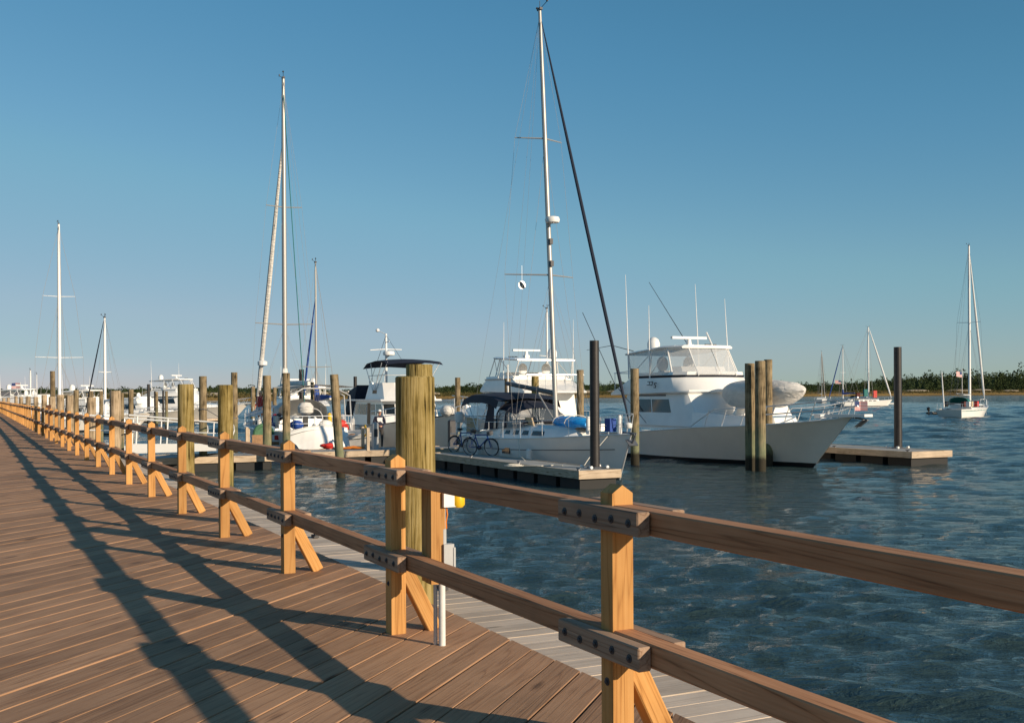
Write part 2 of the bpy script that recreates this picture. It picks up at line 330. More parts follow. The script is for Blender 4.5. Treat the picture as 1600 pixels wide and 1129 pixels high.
# marsh grass and foliage
def foliage(name, a, c, sc=0.05):
    m, t, b = nodes(name)
    ge = t.nodes.new('ShaderNodeNewGeometry'); nz = t.nodes.new('ShaderNodeTexNoise'); nz.inputs['Scale'].default_value = sc; nz.inputs['Detail'].default_value = 6
    t.links.new(ge.outputs['Position'], nz.inputs['Vector'])
    rp = t.nodes.new('ShaderNodeValToRGB'); rp.color_ramp.elements[0].position = 0.35; rp.color_ramp.elements[1].position = 0.65
    rp.color_ramp.elements[0].color = tuple(a) + (1,); rp.color_ramp.elements[1].color = tuple(c) + (1,)
    t.links.new(nz.outputs['Fac'], rp.inputs['Fac']); t.links.new(rp.outputs['Color'], b.inputs['Base Color']); b.inputs['Roughness'].default_value = 0.9
    b.inputs['Specular IOR Level'].default_value = 0.15
foliage('marsh', (0.14, 0.095, 0.038), (0.25, 0.175, 0.07), 0.02)
foliage('sand', (0.30, 0.25, 0.18), (0.40, 0.34, 0.26), 0.02)
foliage('pine', (0.018, 0.032, 0.012), (0.045, 0.062, 0.020), 0.04)
foliage('shrub', (0.05, 0.055, 0.018), (0.13, 0.10, 0.035), 0.03)
# ================================================================== WATER
def make_water():
    rng = random.Random(3)
    waves = []
    for i in range(70):
        lam = 0.22 * (6.0 / 0.22) ** (i / 69.0) * rng.uniform(0.95, 1.05)
        th = R(-104) + rng.gauss(0, 0.36)
        waves.append((2 * math.pi / lam, math.cos(th), math.sin(th), 0.0080 * lam * (1.15 if lam < 0.6 else 1.0), rng.uniform(0, 6.28), lam))
    angs = [R(-78 + 156 * i / 780) for i in range(781)] + [R(78 + 204 * i / 20) for i in range(1, 20)]
    rad = [1.5]
    while rad[-1] < 380: rad.append(rad[-1] * 1.0075 + 0.004)
    while rad[-1] < 5200: rad.append(rad[-1] * 1.09)
    import numpy as np
    a = np.array(angs)[None, :]; r = np.array(rad)[:, None]
    X = r * np.sin(a); Y = r * np.cos(a); Z = np.zeros_like(X)
    step = np.broadcast_to(np.maximum(r * R(156 / 780), r * 0.0075), X.shape)
    for k, cx, cy, am, ph, lam in waves:
        fade = np.clip((lam / (step * 3.0)) - 0.4, 0, 1) * np.clip((600 - r) / 300, 0, 1) * np.clip(2.2 - lam / np.maximum(0.9, 0.030 * r), 0, 1)
        q = np.sin(k * (cx * X + cy * Y) + ph)
        Z += am * fade * q
    Z = Z + 5.0 * Z * Z - 5.0 * float((Z[:400] ** 2).mean())
    gust = 0.75 + 0.35 * np.sin(X * 0.11 + 1.0) * np.sin(Y * 0.13 + X * 0.05)
    Z *= gust
    nr, na = X.shape
    v = np.stack([X, Y, Z], -1).reshape(-1, 3)
    i = np.arange(nr - 1)[:, None] * na; j = np.arange(na)[None, :]; j2 = (j + 1) % na
    f = np.stack([i + j, i + j2, i + na + j2, i + na + j], -1).reshape(-1, 4)
    me = bpy.data.meshes.new('water'); me.vertices.add(len(v)); me.vertices.foreach_set('co', v.astype('f').ravel())
    me.loops.add(f.size); me.loops.foreach_set('vertex_index', f.astype('i').ravel())
    me.polygons.add(len(f)); me.polygons.foreach_set('loop_start', np.arange(0, f.size, 4, dtype='i'))
    me.polygons.foreach_set('use_smooth', np.ones(len(f), dtype=bool)); me.update(calc_edges=True); me.validate()
    me.materials.append(MAT['water'])
    o = ob('water', me); kind(o, 'structure')
make_water()
# ================================================================== FAR SHORE
def make_shore():
    rng = random.Random(11)
    # waterline distance along the shore by photo column
    cols = [(-900, 900), (-200, 780), (100, 640), (300, 560), (500, 640), (720, 760), (900, 820), (1150, 860), (1400, 930), (1600, 990), (2000, 1100), (2700, 1300)]
    def dist(x):
        for (x0, d0), (x1, d1) in zip(cols, cols[1:]):
            if x0 <= x <= x1: return d0 + (d1 - d0) * (x - x0) / (x1 - x0)
        return cols[-1][1]
    mb = MB(); rows = [(0, -0.3), (4, 0.35), (40, 0.9), (75, 1.3), (110, 3.2), (190, 5.0), (700, 7.0)]
    xs = list(range(-900, 2700, 20)); o = 0
    for x in xs:
        d = dist(x)
        for k, (dd, z) in enumerate(rows):
            q = d + dd + (6 * math.sin(x * 0.031) + 4 * math.sin(x * 0.083) if k < 3 else 0)
            mb.v.append(((x - 800) / F * q, q, z + (rng.uniform(-0.3, 0.6) * (k > 3))))
    n = len(rows)
    for i in range(len(xs) - 1):
        for k in range(n - 1): mb.f.append((i * n + k, (i + 1) * n + k, (i + 1) * n + k + 1, i * n + k + 1))
    kind(mb.build('marsh', 'marsh', None, True), 'structure')
    # sandy gaps between the shrubs
    sb = MB()
    for k in range(60):
        x = rng.uniform(-100, 1750); d = dist(x) + rng.uniform(95, 120); p = Vector(((x - 800) / F * d, d, rng.uniform(3.6, 5.4)))
        w_, h_ = rng.uniform(5, 16), rng.uniform(0.8, 1.8)
        sb.sphere(p, (w_, 4, h_), 10, 5)
    kind(sb.build('dune', 'sand', None, True), 'structure')
    def clump(mb, c, w_, h_, n, pointy):
        for _ in range(n):
            u = rng.random()
            zz = u
            rr = (1 - zz) ** 0.7 if pointy else math.sqrt(max(0.0, 1 - (2 * zz - 0.9) ** 2 * 0.8))
            an = rng.uniform(0, 6.28); ra = rr * math.sqrt(rng.random())
            p = Vector((c[0] + math.cos(an) * ra * w_ / 2, c[1] + math.sin(an) * ra * w_ / 2, c[2] + zz * h_))
            s = rng.uniform(0.4, 1.0) * (0.5 + 0.04 * h_)
            a_ = Vector((rng.gauss(0, 1), rng.gauss(0, 1), rng.gauss(0, 0.7))).normalized(); b_ = a_.orthogonal().normalized()
            b_ = (Matrix.Rotation(rng.uniform(0, 6.28), 3, a_) @ b_); o = len(mb.v); e = b_.cross(a_)
            mb.v += [tuple(p + b_ * s), tuple(p - b_ * s * 0.6 + e * s * 0.8), tuple(p - b_ * s * 0.6 - e * s * 0.8)]
            mb.f.append((o, o + 1, o + 2))
    pines = MB(); shrubs = MB()
    for k in range(4800):
        x = rng.uniform(-500, 2300); d = dist(x) + rng.uniform(125, 330)
        g = 0.55 + 0.45 * math.sin(x * 0.013 + 0.6) * math.sin(x * 0.0047 + 2.0)
        up = 1.0 + 0.55 * max(0, (x - 1150) / 450.0) if x < 1700 else 1.6
        hx = 5.0 if x < 500 else 5.0 + 4.5 * min(1, (x - 500) / 450) if x < 950 else 9.5 + 3.0 * min(1, (x - 950) / 350) if x < 1300 else min(12.5 + 8.0 * (x - 1300) / 300, 22)
        h = hx * (0.5 + 0.55 * g * rng.uniform(0.7, 1.2)) + rng.expovariate(1.0) * 0.1 * hx
        clump(pines, ((x - 800) / F * d, d, 3.6), rng.uniform(9, 16), h, 64, rng.random() < 0.3)
    # the dense body of the wood: a lumpy mass of foliage behind the front crowns
    mass = pines; prev = None
    for x in range(-520, 2320, 5):
        d = dist(x) + 190; hx = 5.0 if x < 500 else 5.0 + 4.5 * min(1, (x - 500) / 450) if x < 950 else 9.5 + 3.0 * min(1, (x - 950) / 350) if x < 1300 else min(12.5 + 8.0 * (x - 1300) / 300, 22)
        g = 0.55 + 0.45 * math.sin(x * 0.013 + 0.6) * math.sin(x * 0.0047 + 2.0)
        h = hx * (0.42 + 0.45 * g) * rng.uniform(0.75, 1.12); cur = []
        for zz, dd in ((2.0, -22), (3.6 + h * 0.55, -12), (3.6 + h * 0.9, -3), (3.6 + h, 6), (2.0, 25)):
            q = d + dd + rng.uniform(-3, 3); mass.v.append(((x - 800) / F * q, q, zz)); cur.append(len(mass.v) - 1)
        if prev:
            for k in range(4): mass.f.append((prev[k], cur[k], cur[k + 1], prev[k + 1]))
        prev = cur
    for k in range(2000):
        x = rng.uniform(-500, 2300); d = dist(x) + rng.uniform(78, 125)
        clump(shrubs, ((x - 800) / F * d, d, 1.2), rng.uniform(6, 14), rng.uniform(2.2, 4.6), 36, False)
    kind(pines.build('far_wood', 'pine'), 'stuff'); kind(shrubs.build('far_scrub', 'shrub'), 'stuff')
    gr = MB()
    for k in range(9000):
        x = rng.uniform(-300, 2000); d = dist(x) + rng.uniform(6, 80); s = rng.uniform(0.35, 0.8)
        p = Vector(((x - 800) / F * d, d, 0.4 + (d - dist(x)) * 0.011)); gr.v += [tuple(p + Vector((-s * 1.4, 0, 0))), tuple(p + Vector((s * 1.4, 0, 0))), tuple(p + Vector((rng.uniform(-1, 1), 0, s * 1.7)))]
        o = len(gr.v) - 3; gr.f.append((o, o + 1, o + 2))
    kind(gr.build('marsh_grass', 'marsh'), 'stuff')
make_shore()
# ================================================================== BOARDWALK
E45 = Vector((math.sin(R(45) - A), math.cos(R(45) - A), 0))     # length of the deck boards
BW0, BW1 = -3.0, 2.786
def make_boardwalk():
    root = kind(ob('boardwalk', None), 'structure')
    Wd = 0.184; th = 0.038; gap = 0.010; pitch = (Wd + gap) / math.sin(R(45))
    ang = math.atan2(E45.y, E45.x)
    hl = (BW1 - BW0) / math.sin(R(45)) / 2
    def prism(mb, c, rot, jl=0.0):
        # parallelogram plan: ends cut along the deck edge
        c_, s_ = math.cos(rot), math.sin(rot); k = Wd / 2
        pl = []
        for (x, y) in ((-hl - k, -k), (hl - k, -k), (hl + k, k), (-hl + k, k)): pl.append((x, y))
        be = 0.0028; vs = []
        for z, ins in ((-th, 0), (-be, 0), (0, be)):
            for (x, y) in pl:
                yy = y - math.copysign(ins, y); vs.append(Vector((c[0] + x * c_ - yy * s_, c[1] + x * s_ + yy * c_, c[2] + z)))
        fs = [(3, 2, 1, 0), (8, 9, 10, 11)]
        for r_ in (0, 4):
            for i in range(4): j = (i + 1) % 4; fs.append((r_ + i, r_ + j, r_ + 4 + j, r_ + 4 + i))
        mb.add(vs, fs)
    m0 = MB(); prism(m0, (0, 0, 0), 0); me = m0.mesh('plank', 'deck_wood')
    far = MB(); t = 0.6; n = 0
    while t < 150:
        mid = fr((BW0 + BW1) / 2, t - (BW1 - BW0) / 2, DECK + random.uniform(-0.0022, 0.0022))
        if n < 210:
            ob('plank', me, root, mid, (random.uniform(-0.0012, 0.0012), 0, ang + random.uniform(-0.0008, 0.0008)))
        else: prism(far, mid, ang)
        t += pitch; n += 1
    kind(far.build('far_planks', 'deck_wood', root), 'stuff')
    st = MB()                                                # joists under the boards
    for D in (BW0 + 0.15, -1.2, 0.4, 1.6, 2.6):
        M = Matrix.Rotation(A, 3, 'Z')
        st.box(fr(D, 72, DECK - 0.16), (0.05, 152, 0.22), M)
    st.build('joists', 'joist_and_shaded_post_wood', root)
make_boardwalk()
def make_lower_walk():
    root = kind(ob('lower_walkway', None), 'structure')
    mb = MB(); W1 = 1.35; mb.box((0, 0, -0.019), (W1, 0.184, 0.038)); me = mb.mesh('plank', 'grey_wood')
    far = MB(); t = 1.0; n = 0; M = Matrix.Rotation(A, 3, 'Z')
    while t < 33.0:
        c = fr(2.52 + W1 / 2, t, WALK + random.uniform(-0.002, 0.002))
        ob('plank', me, root, c, (random.uniform(-0.003, 0.003), 0, A + random.uniform(-0.006, 0.006)))
        t += 0.194; n += 1
    jb = MB()
    for D in (2.65, 3.2, 3.78): jb.box(fr(D, 17, WALK - 0.14), (0.05, 32.4, 0.2), M)
    jb.build('joists', 'joist_and_shaded_post_wood', root)
    # small galvanised cleats along the outer edge
    for t in (8.9, 12.9, 17.5):
        c = MB(); b0 = fr(3.7, t, WALK)
        c.box(b0 + Vector((0, 0, 0.02)), (0.06, 0.14, 0.03), M); c.tube([b0 + U * -0.13 + Vector((0, 0, 0.06)), b0 + U * 0.13 + Vector((0, 0, 0.06))], 0.014, 6)
        c.cyl(b0, b0 + Vector((0, 0, 0.06)), 0.016, n=6)
        tag(c.build('cleat', 'galv_dark'), {5.2: 'dark cleat on the lower walkway nearest the camera', 8.9: 'dark cleat on the grey walkway beyond the thick mossy piling', 12.9: 'dark cleat on the grey walkway, third from the near end', 17.5: 'dark cleat on the grey walkway, farthest one'}[t], 'cleat', 'cleats along the grey walkway')
make_lower_walk()
# ================================================================== RAILING
PW = 0.092
def make_railing():
    root = thing('boardwalk_railing', 'orange timber post and rail railing along the brown boardwalk', 'railing', fr(2.257, 6.146, DECK))
    o0 = fr(2.257, 6.146, DECK)
    T0, SP, NP = 6.146, 2.5, 54
    # shared meshes (x = length)
    h = PW / 2; H = 1.035
    pm = MB(); pk = 0.032
    pm.add([(0, -h, -h), (0, h, -h), (0, h, h), (0, -h, h), (H, -h, -h), (H, h, -h), (H, h, h), (H, -h, h), (H + pk, 0, -h), (H + pk, 0, h)],
           [(0, 1, 2, 3), (0, 4, 5, 1), (1, 5, 6, 2), (2, 6, 7, 3), (3, 7, 4, 0), (4, 8, 5), (6, 9, 7), (5, 8, 9, 6), (7, 9, 8, 4)])
    post = pm.mesh('post', 'post_wood')
    # post stands: local x up, local y across the rail (ridge along the rail = local z)
    Mp = Matrix((( 0, N.x, U.x), (0, N.y, U.y), (1, 0, 0)))
    def bev(lx, ly, lz, mat, name):
        b = MB(); e = 0.005
        for sx in (-1, 1):
            pass
        rings = []
        for x, ins in ((-lx / 2, e), (-lx / 2 + e, 0), (lx / 2 - e, 0), (lx / 2, e)):
            y, z = ly / 2 - ins, lz / 2 - ins; q = e if ins == 0 else 0
            rings.append([(x, -y + q, -z), (x, y - q, -z), (x, y, -z + q), (x, y, z - q), (x, y - q, z), (x, -y + q, z), (x, -y, z - q), (x, -y, -z + q)])
        b.loft(rings); return b.mesh(name, mat)
    rail = bev(SP - 0.012, 0.088, 0.089, 'rail_wood', 'rail')
    block = bev(0.60, 0.057, 0.090, 'block_wood', 'splice_block')
    brace = bev(0.50, 0.086, 0.086, 'post_wood', 'brace')
    bolt = MB(); bolt.lathe([(0.0165, 0), (0.0165, 0.003), (0.009, 0.004), (0.009, 0.009), (0.006, 0.011)], n=10); bolt = bolt.mesh('bolt', 'galv_dark')
    rz = math.atan2(U.y, U.x)
    def loc(D, t, z): return fr(D, t, z) - Vector((o0.x, o0.y, 0)) - Vector((0, 0, 0))
    off = Vector((0, 0, DECK))
    for k in range(-2, NP):
        t = T0 + k * SP
        j = random.uniform(-0.006, 0.006)
        p = ob('post', post, root, fr(2.257 + j, t, 0) - Vector((o0.x, o0.y, 0)))
        p.rotation_euler = Mp.to_euler(); p.rotation_euler.z += random.uniform(-0.03, 0.03)
        # brace from the post, just under the lower rail, down to the deck on the water side
        a = fr(2.257 + 0.02, t, 0.44) - Vector((o0.x, o0.y, 0)); b_ = fr(2.257 + 0.235, t, 0.015) - Vector((o0.x, o0.y, 0))
        br = ob('brace', brace, root, (a + b_) / 2); br.rotation_euler = (b_ - a).to_track_quat('X', 'Z').to_euler()
        for zc, nm in ((0.945, 'top'), (0.455, 'low')):
            if k < NP - 1:
                sag = random.uniform(-0.006, 0.006)
                ob('rail', rail, root, fr(2.257, t + SP / 2, zc + sag) - Vector((o0.x, o0.y, 0)), (0, random.uniform(-0.003, 0.003), rz))
            for sd in (-1, 1):
                if sd == 1 and k > 14: continue
                if k > 34: continue
                bl = ob('splice_block', block, root, fr(2.257 + sd * (0.047 + 0.0295), t - 0.01, zc + random.uniform(-0.004, 0.004)) - Vector((o0.x, o0.y, 0)), (0, 0, rz + random.uniform(-0.008, 0.008)))
                if sd == -1 and k < 7:
                    for i in range(5):
                        bo = ob('bolt', bolt, bl, (-0.24 + i * 0.12, 0.0285, random.uniform(-0.006, 0.006)), (R(-90), 0, 0))
        if k < 8:      # bolt through the post foot
            bo = ob('bolt', bolt, root, fr(2.257 - PW / 2, t, 0.30) - Vector((o0.x, o0.y, 0)))
            bo.rotation_euler = (-N).to_track_quat('Z', 'Y').to_euler()
make_railing()
# post in shade, the shade put into its dark brown colour, standing against the railing far down the boardwalk
p0 = gnd(76, 681, DECK)
g = MB(); g.box(p0 + Vector((0, 0, 0.55)), (0.16, 0.16, 1.1), Matrix.Rotation(A, 3, 'Z')); g.box(p0 + Vector((0, 0, 1.12)), (0.19, 0.19, 0.04), Matrix.Rotation(A, 3, 'Z'))
tag(g.build('shaded_post', 'joist_and_shaded_post_wood'), 'square post in shade, darkened in its colour, standing against the far railing', 'post')
# ================================================================== LIGHT AND CONDUIT ON THE RAILING
def make_light():
    b = gnd(690, 1008, DECK)
    root = thing('dock_light', 'white conduit with grey box and yellow lamp beside the railing', 'dock light', b)
    M = Matrix.Rotation(A, 3, 'Z')
    c = MB(); c.cyl((0.004, 0, -0.2), (0.004, 0, 0.45), 0.019, n=14); c.build('conduit', 'pvc', root, True)
    c = MB(); c.cyl((-0.036, 0.02, -0.2), (-0.036, 0.02, 0.45), 0.011, n=10); c.build('thin_conduit', 'aluminium', root, True)
    c = MB(); c.box((0.035, 0.02, 0.475), (0.062, 0.05, 0.20), M); c.build('junction_box', 'grey_box', root)
    c = MB(); c.box((0.066, 0.03, 0.47), (0.012, 0.05, 0.17), M); c.build('box_cover', 'grey_box', root)
    c = MB(); c.cyl((0.012, 0.02, 0.57), (0.012, 0.02, 0.66), 0.018, n=12); c.build('collar', 'grey_box', root, True)
    c = MB(); c.cyl((0.012, 0.02, 0.66), (0.012, 0.02, 0.79), 0.013, n=12); c.build('neck', 'pvc', root, True)
    c = MB(); c.box((0.04, 0.02, 0.828), (0.075, 0.06, 0.085), M); c.build('lamp_housing', 'white_paint', root)
    c = MB(); c.lathe([(0.028, -0.045), (0.040, -0.03), (0.040, 0.025), (0.030, 0.045), (0.0, 0.05)], (0.095, 0.04, 0.825), 14); c.build('lamp_globe', 'yellow', root, True)
    c = MB(); c.tube([(0.03, 0.02, 0.785), (0.036, 0.02, 0.74), (0.028, 0.02, 0.70), (0.03, 0.02, 0.66)], 0.004, 5); c.build('cable', 'orange', root)
    for dt, wd, mt in ((0.035, 0.07, 'post_wood'), (-0.045, 0.086, 'post_wood')):
        g = MB(); g.box((0, 0, 0), (0.62, wd, 0.086)); o = g.build('mounting_post', mt, root)
        o.location = fr(2.257 + 0.095, 5.80 + dt, 0.66) - Vector((b.x, b.y, 0)); o.rotation_euler = (Matrix.Rotation(A, 3, 'Z') @ Matrix.Rotation(R(90), 3, 'Y') @ Matrix.Rotation(R(90), 3, 'X')).to_euler()
make_light()
# ================================================================== PILINGS
def piling(x, top, wpx, dist_, label, mat='piling', lean=0.0, black=False, base_z=-1.0, group=None, cap=None, name=None):
    """x: photo column of the centre; top: photo row of the top; wpx: width in photo pixels"""
    p = pix(x, top, dist_); r = wpx / F * dist_ / 2
    mb = MB(); n = 20; rng = random.Random(int(x * 7 + top)); H = p.z - base_z
    rings = []; m = 9
    for i in range(m + 1):
        f = i / m; ring = []
        for k in range(n):
            q = 2 * math.pi * k / n
            rr = r * (1.04 - 0.06 * f) * (1 + (0 if black else 0.02 * math.sin(3 * q + f * 2 + x) + 0.012 * rng.uniform(-1, 1)))
            ring.append((rr * math.cos(q) + lean * H * (f - 1), rr * math.sin(q), base_z + H * f))
        rings.append(ring)
    rings.append([(a * 0.93, b * 0.93, p.z + (0.012 if not black else 0.0)) for a, b, c in rings[-1]])
    mb.loft(rings); nm = name or ('steel_piling' if black else 'piling')
    o = mb.build(nm, 'black_pipe' if black else mat, None, True); o.location = (p.x, p.y, 0)
    tag(o, label, 'piling', group); return o
G1 = 'pilings along the boardwalk'; G2 = 'mooring pilings in the water'; G3 = 'black dock pilings'
piling(648, 590, 62, 8.9, 'thick mossy yellow-green piling in the foreground behind the railing', 'piling_moss', group=G1, base_z=-0.6)
piling(655, 571, 42, 10.6, 'second mossy piling showing just above the thick foreground one', 'piling_moss', group=G1, base_z=-0.6)
piling(290.5, 601, 25, 19.0, 'stout olive piling with a split top behind the railing', 'piling_moss', group=G1)
piling(352, 602, 23.5, 21.5, 'stout yellowish piling right of the split-topped one', 'piling_moss', group=G1)
piling(180, 611, 17, 28.0, 'grey stout piling behind the railing left of the gangway', 'piling_pale', group=G1)
piling(189, 614, 9, 31.5, 'slim piling close behind the grey stout one left of the gangway', 'piling', group=G1)
piling(142.5, 621, 14, 33.5, 'pale cut-off piling second left of the gangway', 'piling_pale', group=G1)
piling(142, 611, 6.5, 42, 'thin piling rising behind the pale cut-off one', 'piling', group=G1)
piling(119, 609.5, 8, 45, 'slim leaning piling between two pale cut-off ones', 'piling', group=G1, lean=0.01)
piling(109, 618, 12, 38, 'pale piling left of the slim leaning one', 'piling_pale', group=G1)
piling(94, 617, 12, 41, 'broad pale piling in front of the tall white mast', 'piling_pale', group=G1)
piling(82, 580, 7.5, 47, 'tall thin brown piling left of the tall white mast', 'piling', group=G1)
piling(81.5, 620, 10.5, 44, 'pale piling at the foot of the tall thin brown one', 'piling_pale', group=G1)
for x, tp, wd, d in ((69, 617, 8, 52), (56, 620, 7, 58), (44, 619.5, 7.5, 63), (33, 620, 6, 70), (25, 619, 5, 78), (13, 621, 5, 90), (6, 622, 5, 100)):
    piling(x, tp, wd, d, 'small pale piling at the far left end of the boardwalk', 'piling_pale', group='small far pilings along the boardwalk')
piling(317, 588, 12, 43, 'reddish piling with a rope round it between the two stout olive ones', 'piling', group=G2)
piling(366, 582, 10, 50, 'tall slim piling close right of the stout yellowish one', 'piling', group=G2)
piling(204.5, 609, 8, 44, 'slim piling over the left end of the gangway rail', 'piling', group=G2)
piling(131.0 + 27, 611, 6, 52, 'thin piling just left of the grey stout one', 'piling', group=G2)
piling(244.5, 612, 4.5, 98, 'thin far piling right of the tall black one', 'piling', group=G2)
piling(260, 611, 4.5, 92, 'thin far piling left of the stout split-topped one', 'piling', group=G2)
piling(395, 604, 6.5, 74, 'thin pale piling left of the furled white sail', 'piling', group=G2)
piling(417, 587, 13, 44, 'greenish piling beside the furled white sail', 'piling', group=G2)
piling(429, 605, 6, 62, 'thin brown piling right behind the greenish one', 'piling', group=G2)
piling(447, 583, 12, 42, 'green-footed piling above the third railing post', 'piling', group=G2)
piling(488, 597, 6, 66, 'short thin piling beside the blue sail cover', 'piling', group=G2)
piling(532, 585, 13.5, 38.5, 'leaning piling with a pale green foot before the trawler', 'piling', lean=-0.0, group=G2).rotation_euler = (0, R(-3.6), 0)
piling(715, 590, 8.5, 60, 'slim piling between the trawler and the big flybridge boat', 'piling', group=G2)
piling(793, 592, 9.5, 56, 'brown piling left of centre before the big flybridge boat', 'piling', group=G2)
piling(836, 588, 11.5, 55, 'green-topped piling before the big flybridge boat near the mast', 'piling_moss', group=G2)
piling(906.5, 578, 11, 47, 'brown piling behind the black pipe piling of the near dock', 'piling', group=G2)
piling(991.5, 576, 13.5, 44.5, 'lone brown piling between the sloop bow and the white motor yacht', 'piling', group=G2)
piling(1171.5, 568, 15.5, 41.0, 'left one of three clustered pilings before the white motor yacht', 'piling', group=G2)
piling(1187.5, 564, 16.5, 40.4, 'middle front one of three clustered pilings before the white motor yacht', 'piling', group=G2)
piling(1200, 562, 13, 43.5, 'rear right one of three clustered pilings before the white motor yacht', 'piling', group=G2)
piling(928.5, 532, 15, 34.6, 'black pipe piling at the end of the near floating dock', black=True, group=G3)
piling(1402.5, 542, 12, 46.0, 'black pipe piling at the end of the right floating dock', black=True, group=G3)
piling(471, 577, 8, 58, 'black piling among the cluttered sailboats', black=True, group=G3)
piling(555, 588, 5.5, 80, 'thin black piling left of the trawler', black=True, group=G3)
piling(232, 600, 4.6, 105, 'tall black piling beyond the gangway', black=True, group=G3)
piling(242, 611, 3, 112, 'thin black piling close right of the tall black one', black=True, group=G3)
piling(255, 610, 3.2, 112, 'thin black piling between two thin far wooden ones', black=True, group=G3)
# ================================================================== FLOATING DOCKS
def dock(name, label, p, along, length, width, fascia='dock_wood', cat='dock'):
    """p: near corner on the top; runs `length` along `along`, `width` to the side"""
    rz = math.atan2(along.y, along.x)
    root = thing(name, label, cat, (p.x, p.y, 0), rz)
    Lh = length
    n = max(1, round(length / 2.4)); sl = length / n
    for i in range(n):                                        # deck panels
        g = MB(); g.box((sl * (i + 0.5), -width / 2, DOCK - 0.06), (sl - 0.015, width - 0.12, 0.12)); g.build('deck_panel', 'dock_top', root)
    for y in (-0.03, -width + 0.03):
        k = max(1, round(length / 4.8)); s2 = length / k
        for i in range(k):
            g = MB(); g.box((0, 0, 0), (s2 - 0.01, 0.06, 0.25)); o = g.build('fascia_board', fascia, root); o.location = (s2 * (i + 0.5), y, DOCK - 0.105)
    for x in (0.03, length - 0.03):
        g = MB(); g.box((0, 0, 0), (width + 0.02, 0.06, 0.26)); o = g.build('end_board', fascia, root); o.location = (x, -width / 2, DOCK - 0.103); o.rotation_euler = (0, 0, R(90))
    k = max(2, round(length / 1.5)); s3 = length / k
    for i in range(k):
        g = MB(); g.box((s3 * (i + 0.5), -width / 2, 0.09), (s3 - 0.28, width - 0.2, 0.46)); g.build('float', 'float_black', root)
    return root
FWD = -U
F1 = gnd(905, 736.5, DOCK); F2 = gnd(1425, 706.5, DOCK)
# along U with the water side on the right: box y runs to -width = +N side
d1 = dock('finger_dock', 'near floating finger dock with bicycles and a black piling at its end', F1, U, 12.2, 1.5, 'dock_wood')
d2 = dock('finger_dock', 'right floating finger dock beyond the white motor yacht', F2, U, 12.0, 2.2, 'dock_wood')
for root, pc, wd in ((d1, pix(928.5, 700, 34.6), 1.5), (d2, pix(1402.5, 690, 46.0), 2.2)):
    inv = Matrix.Rotation(-root.rotation_euler.z, 3, 'Z'); l = inv @ (pc - root.location)
    g = MB()
    for k in range(12):
        q = k / 12 * 6.283; g.tube([(l.x + 0.22 * math.cos(q), l.y + 0.22 * math.sin(q), DOCK + 0.03), (l.x + 0.22 * math.cos(q + 0.52), l.y + 0.22 * math.sin(q + 0.52), DOCK + 0.03)], 0.025, 6)
    g.build('pile_guide', 'galv', root)
    for i, (dx, dy) in enumerate(((0.35, 0.25), (-0.3, 0.3), (0.3, -0.35), (-0.28, -0.3))):
        g = MB(); g.cyl((l.x + dx - 0.05, l.y + dy, DOCK + 0.05), (l.x + dx + 0.05, l.y + dy, DOCK + 0.05), 0.05, n=10); g.build('roller', 'white_paint', root, True)
    for x in (0.4, 4.5, 8.5):
        g = MB(); g.tube([(x - 0.12, -0.2, DOCK + 0.07), (x + 0.12, -0.2, DOCK + 0.07)], 0.018, 6); g.box((x, -0.2, DOCK + 0.03), (0.1, 0.05, 0.06)); g.build('cleat', 'galv', root)
main0 = gnd(618, 703.0, DOCK)
m_start = main0 - N * 4.2
dm = dock('main_dock', 'main floating dock running behind the leaning piling and the standing person', m_start + Vector((0, 0, 0)), N, 24.0, 2.4, 'dock_wood')
dm.location = m_start + U * 2.4; dm.location.z = 0
L0 = gnd(227, 717, DOCK); dl = dock('landing_dock', 'floating landing dock at the foot of the white gangway', L0, N, 4.9, 2.6, 'dock_wood'); dl.location = L0 + U * 2.6; dl.location.z = 0
# far docks beyond the gangway
for (x0, y0, x1, lab) in ((150, 646, 330, 'far pale dock with white boats beyond the gangway'), (300, 655, 372, 'far short dock behind the stout olive pilings')):
    a = gnd(x0, y0, DOCK); b_ = gnd(x1, y0 - 3, DOCK); dd = (b_ - a); ln = dd.length; dd.normalize()
    q = dock('far_dock', lab, a, dd, ln, 2.4, 'dock_wood')
    q.location = a + Vector((-dd.y, dd.x, 0)) * 2.4; q.location.z = 0
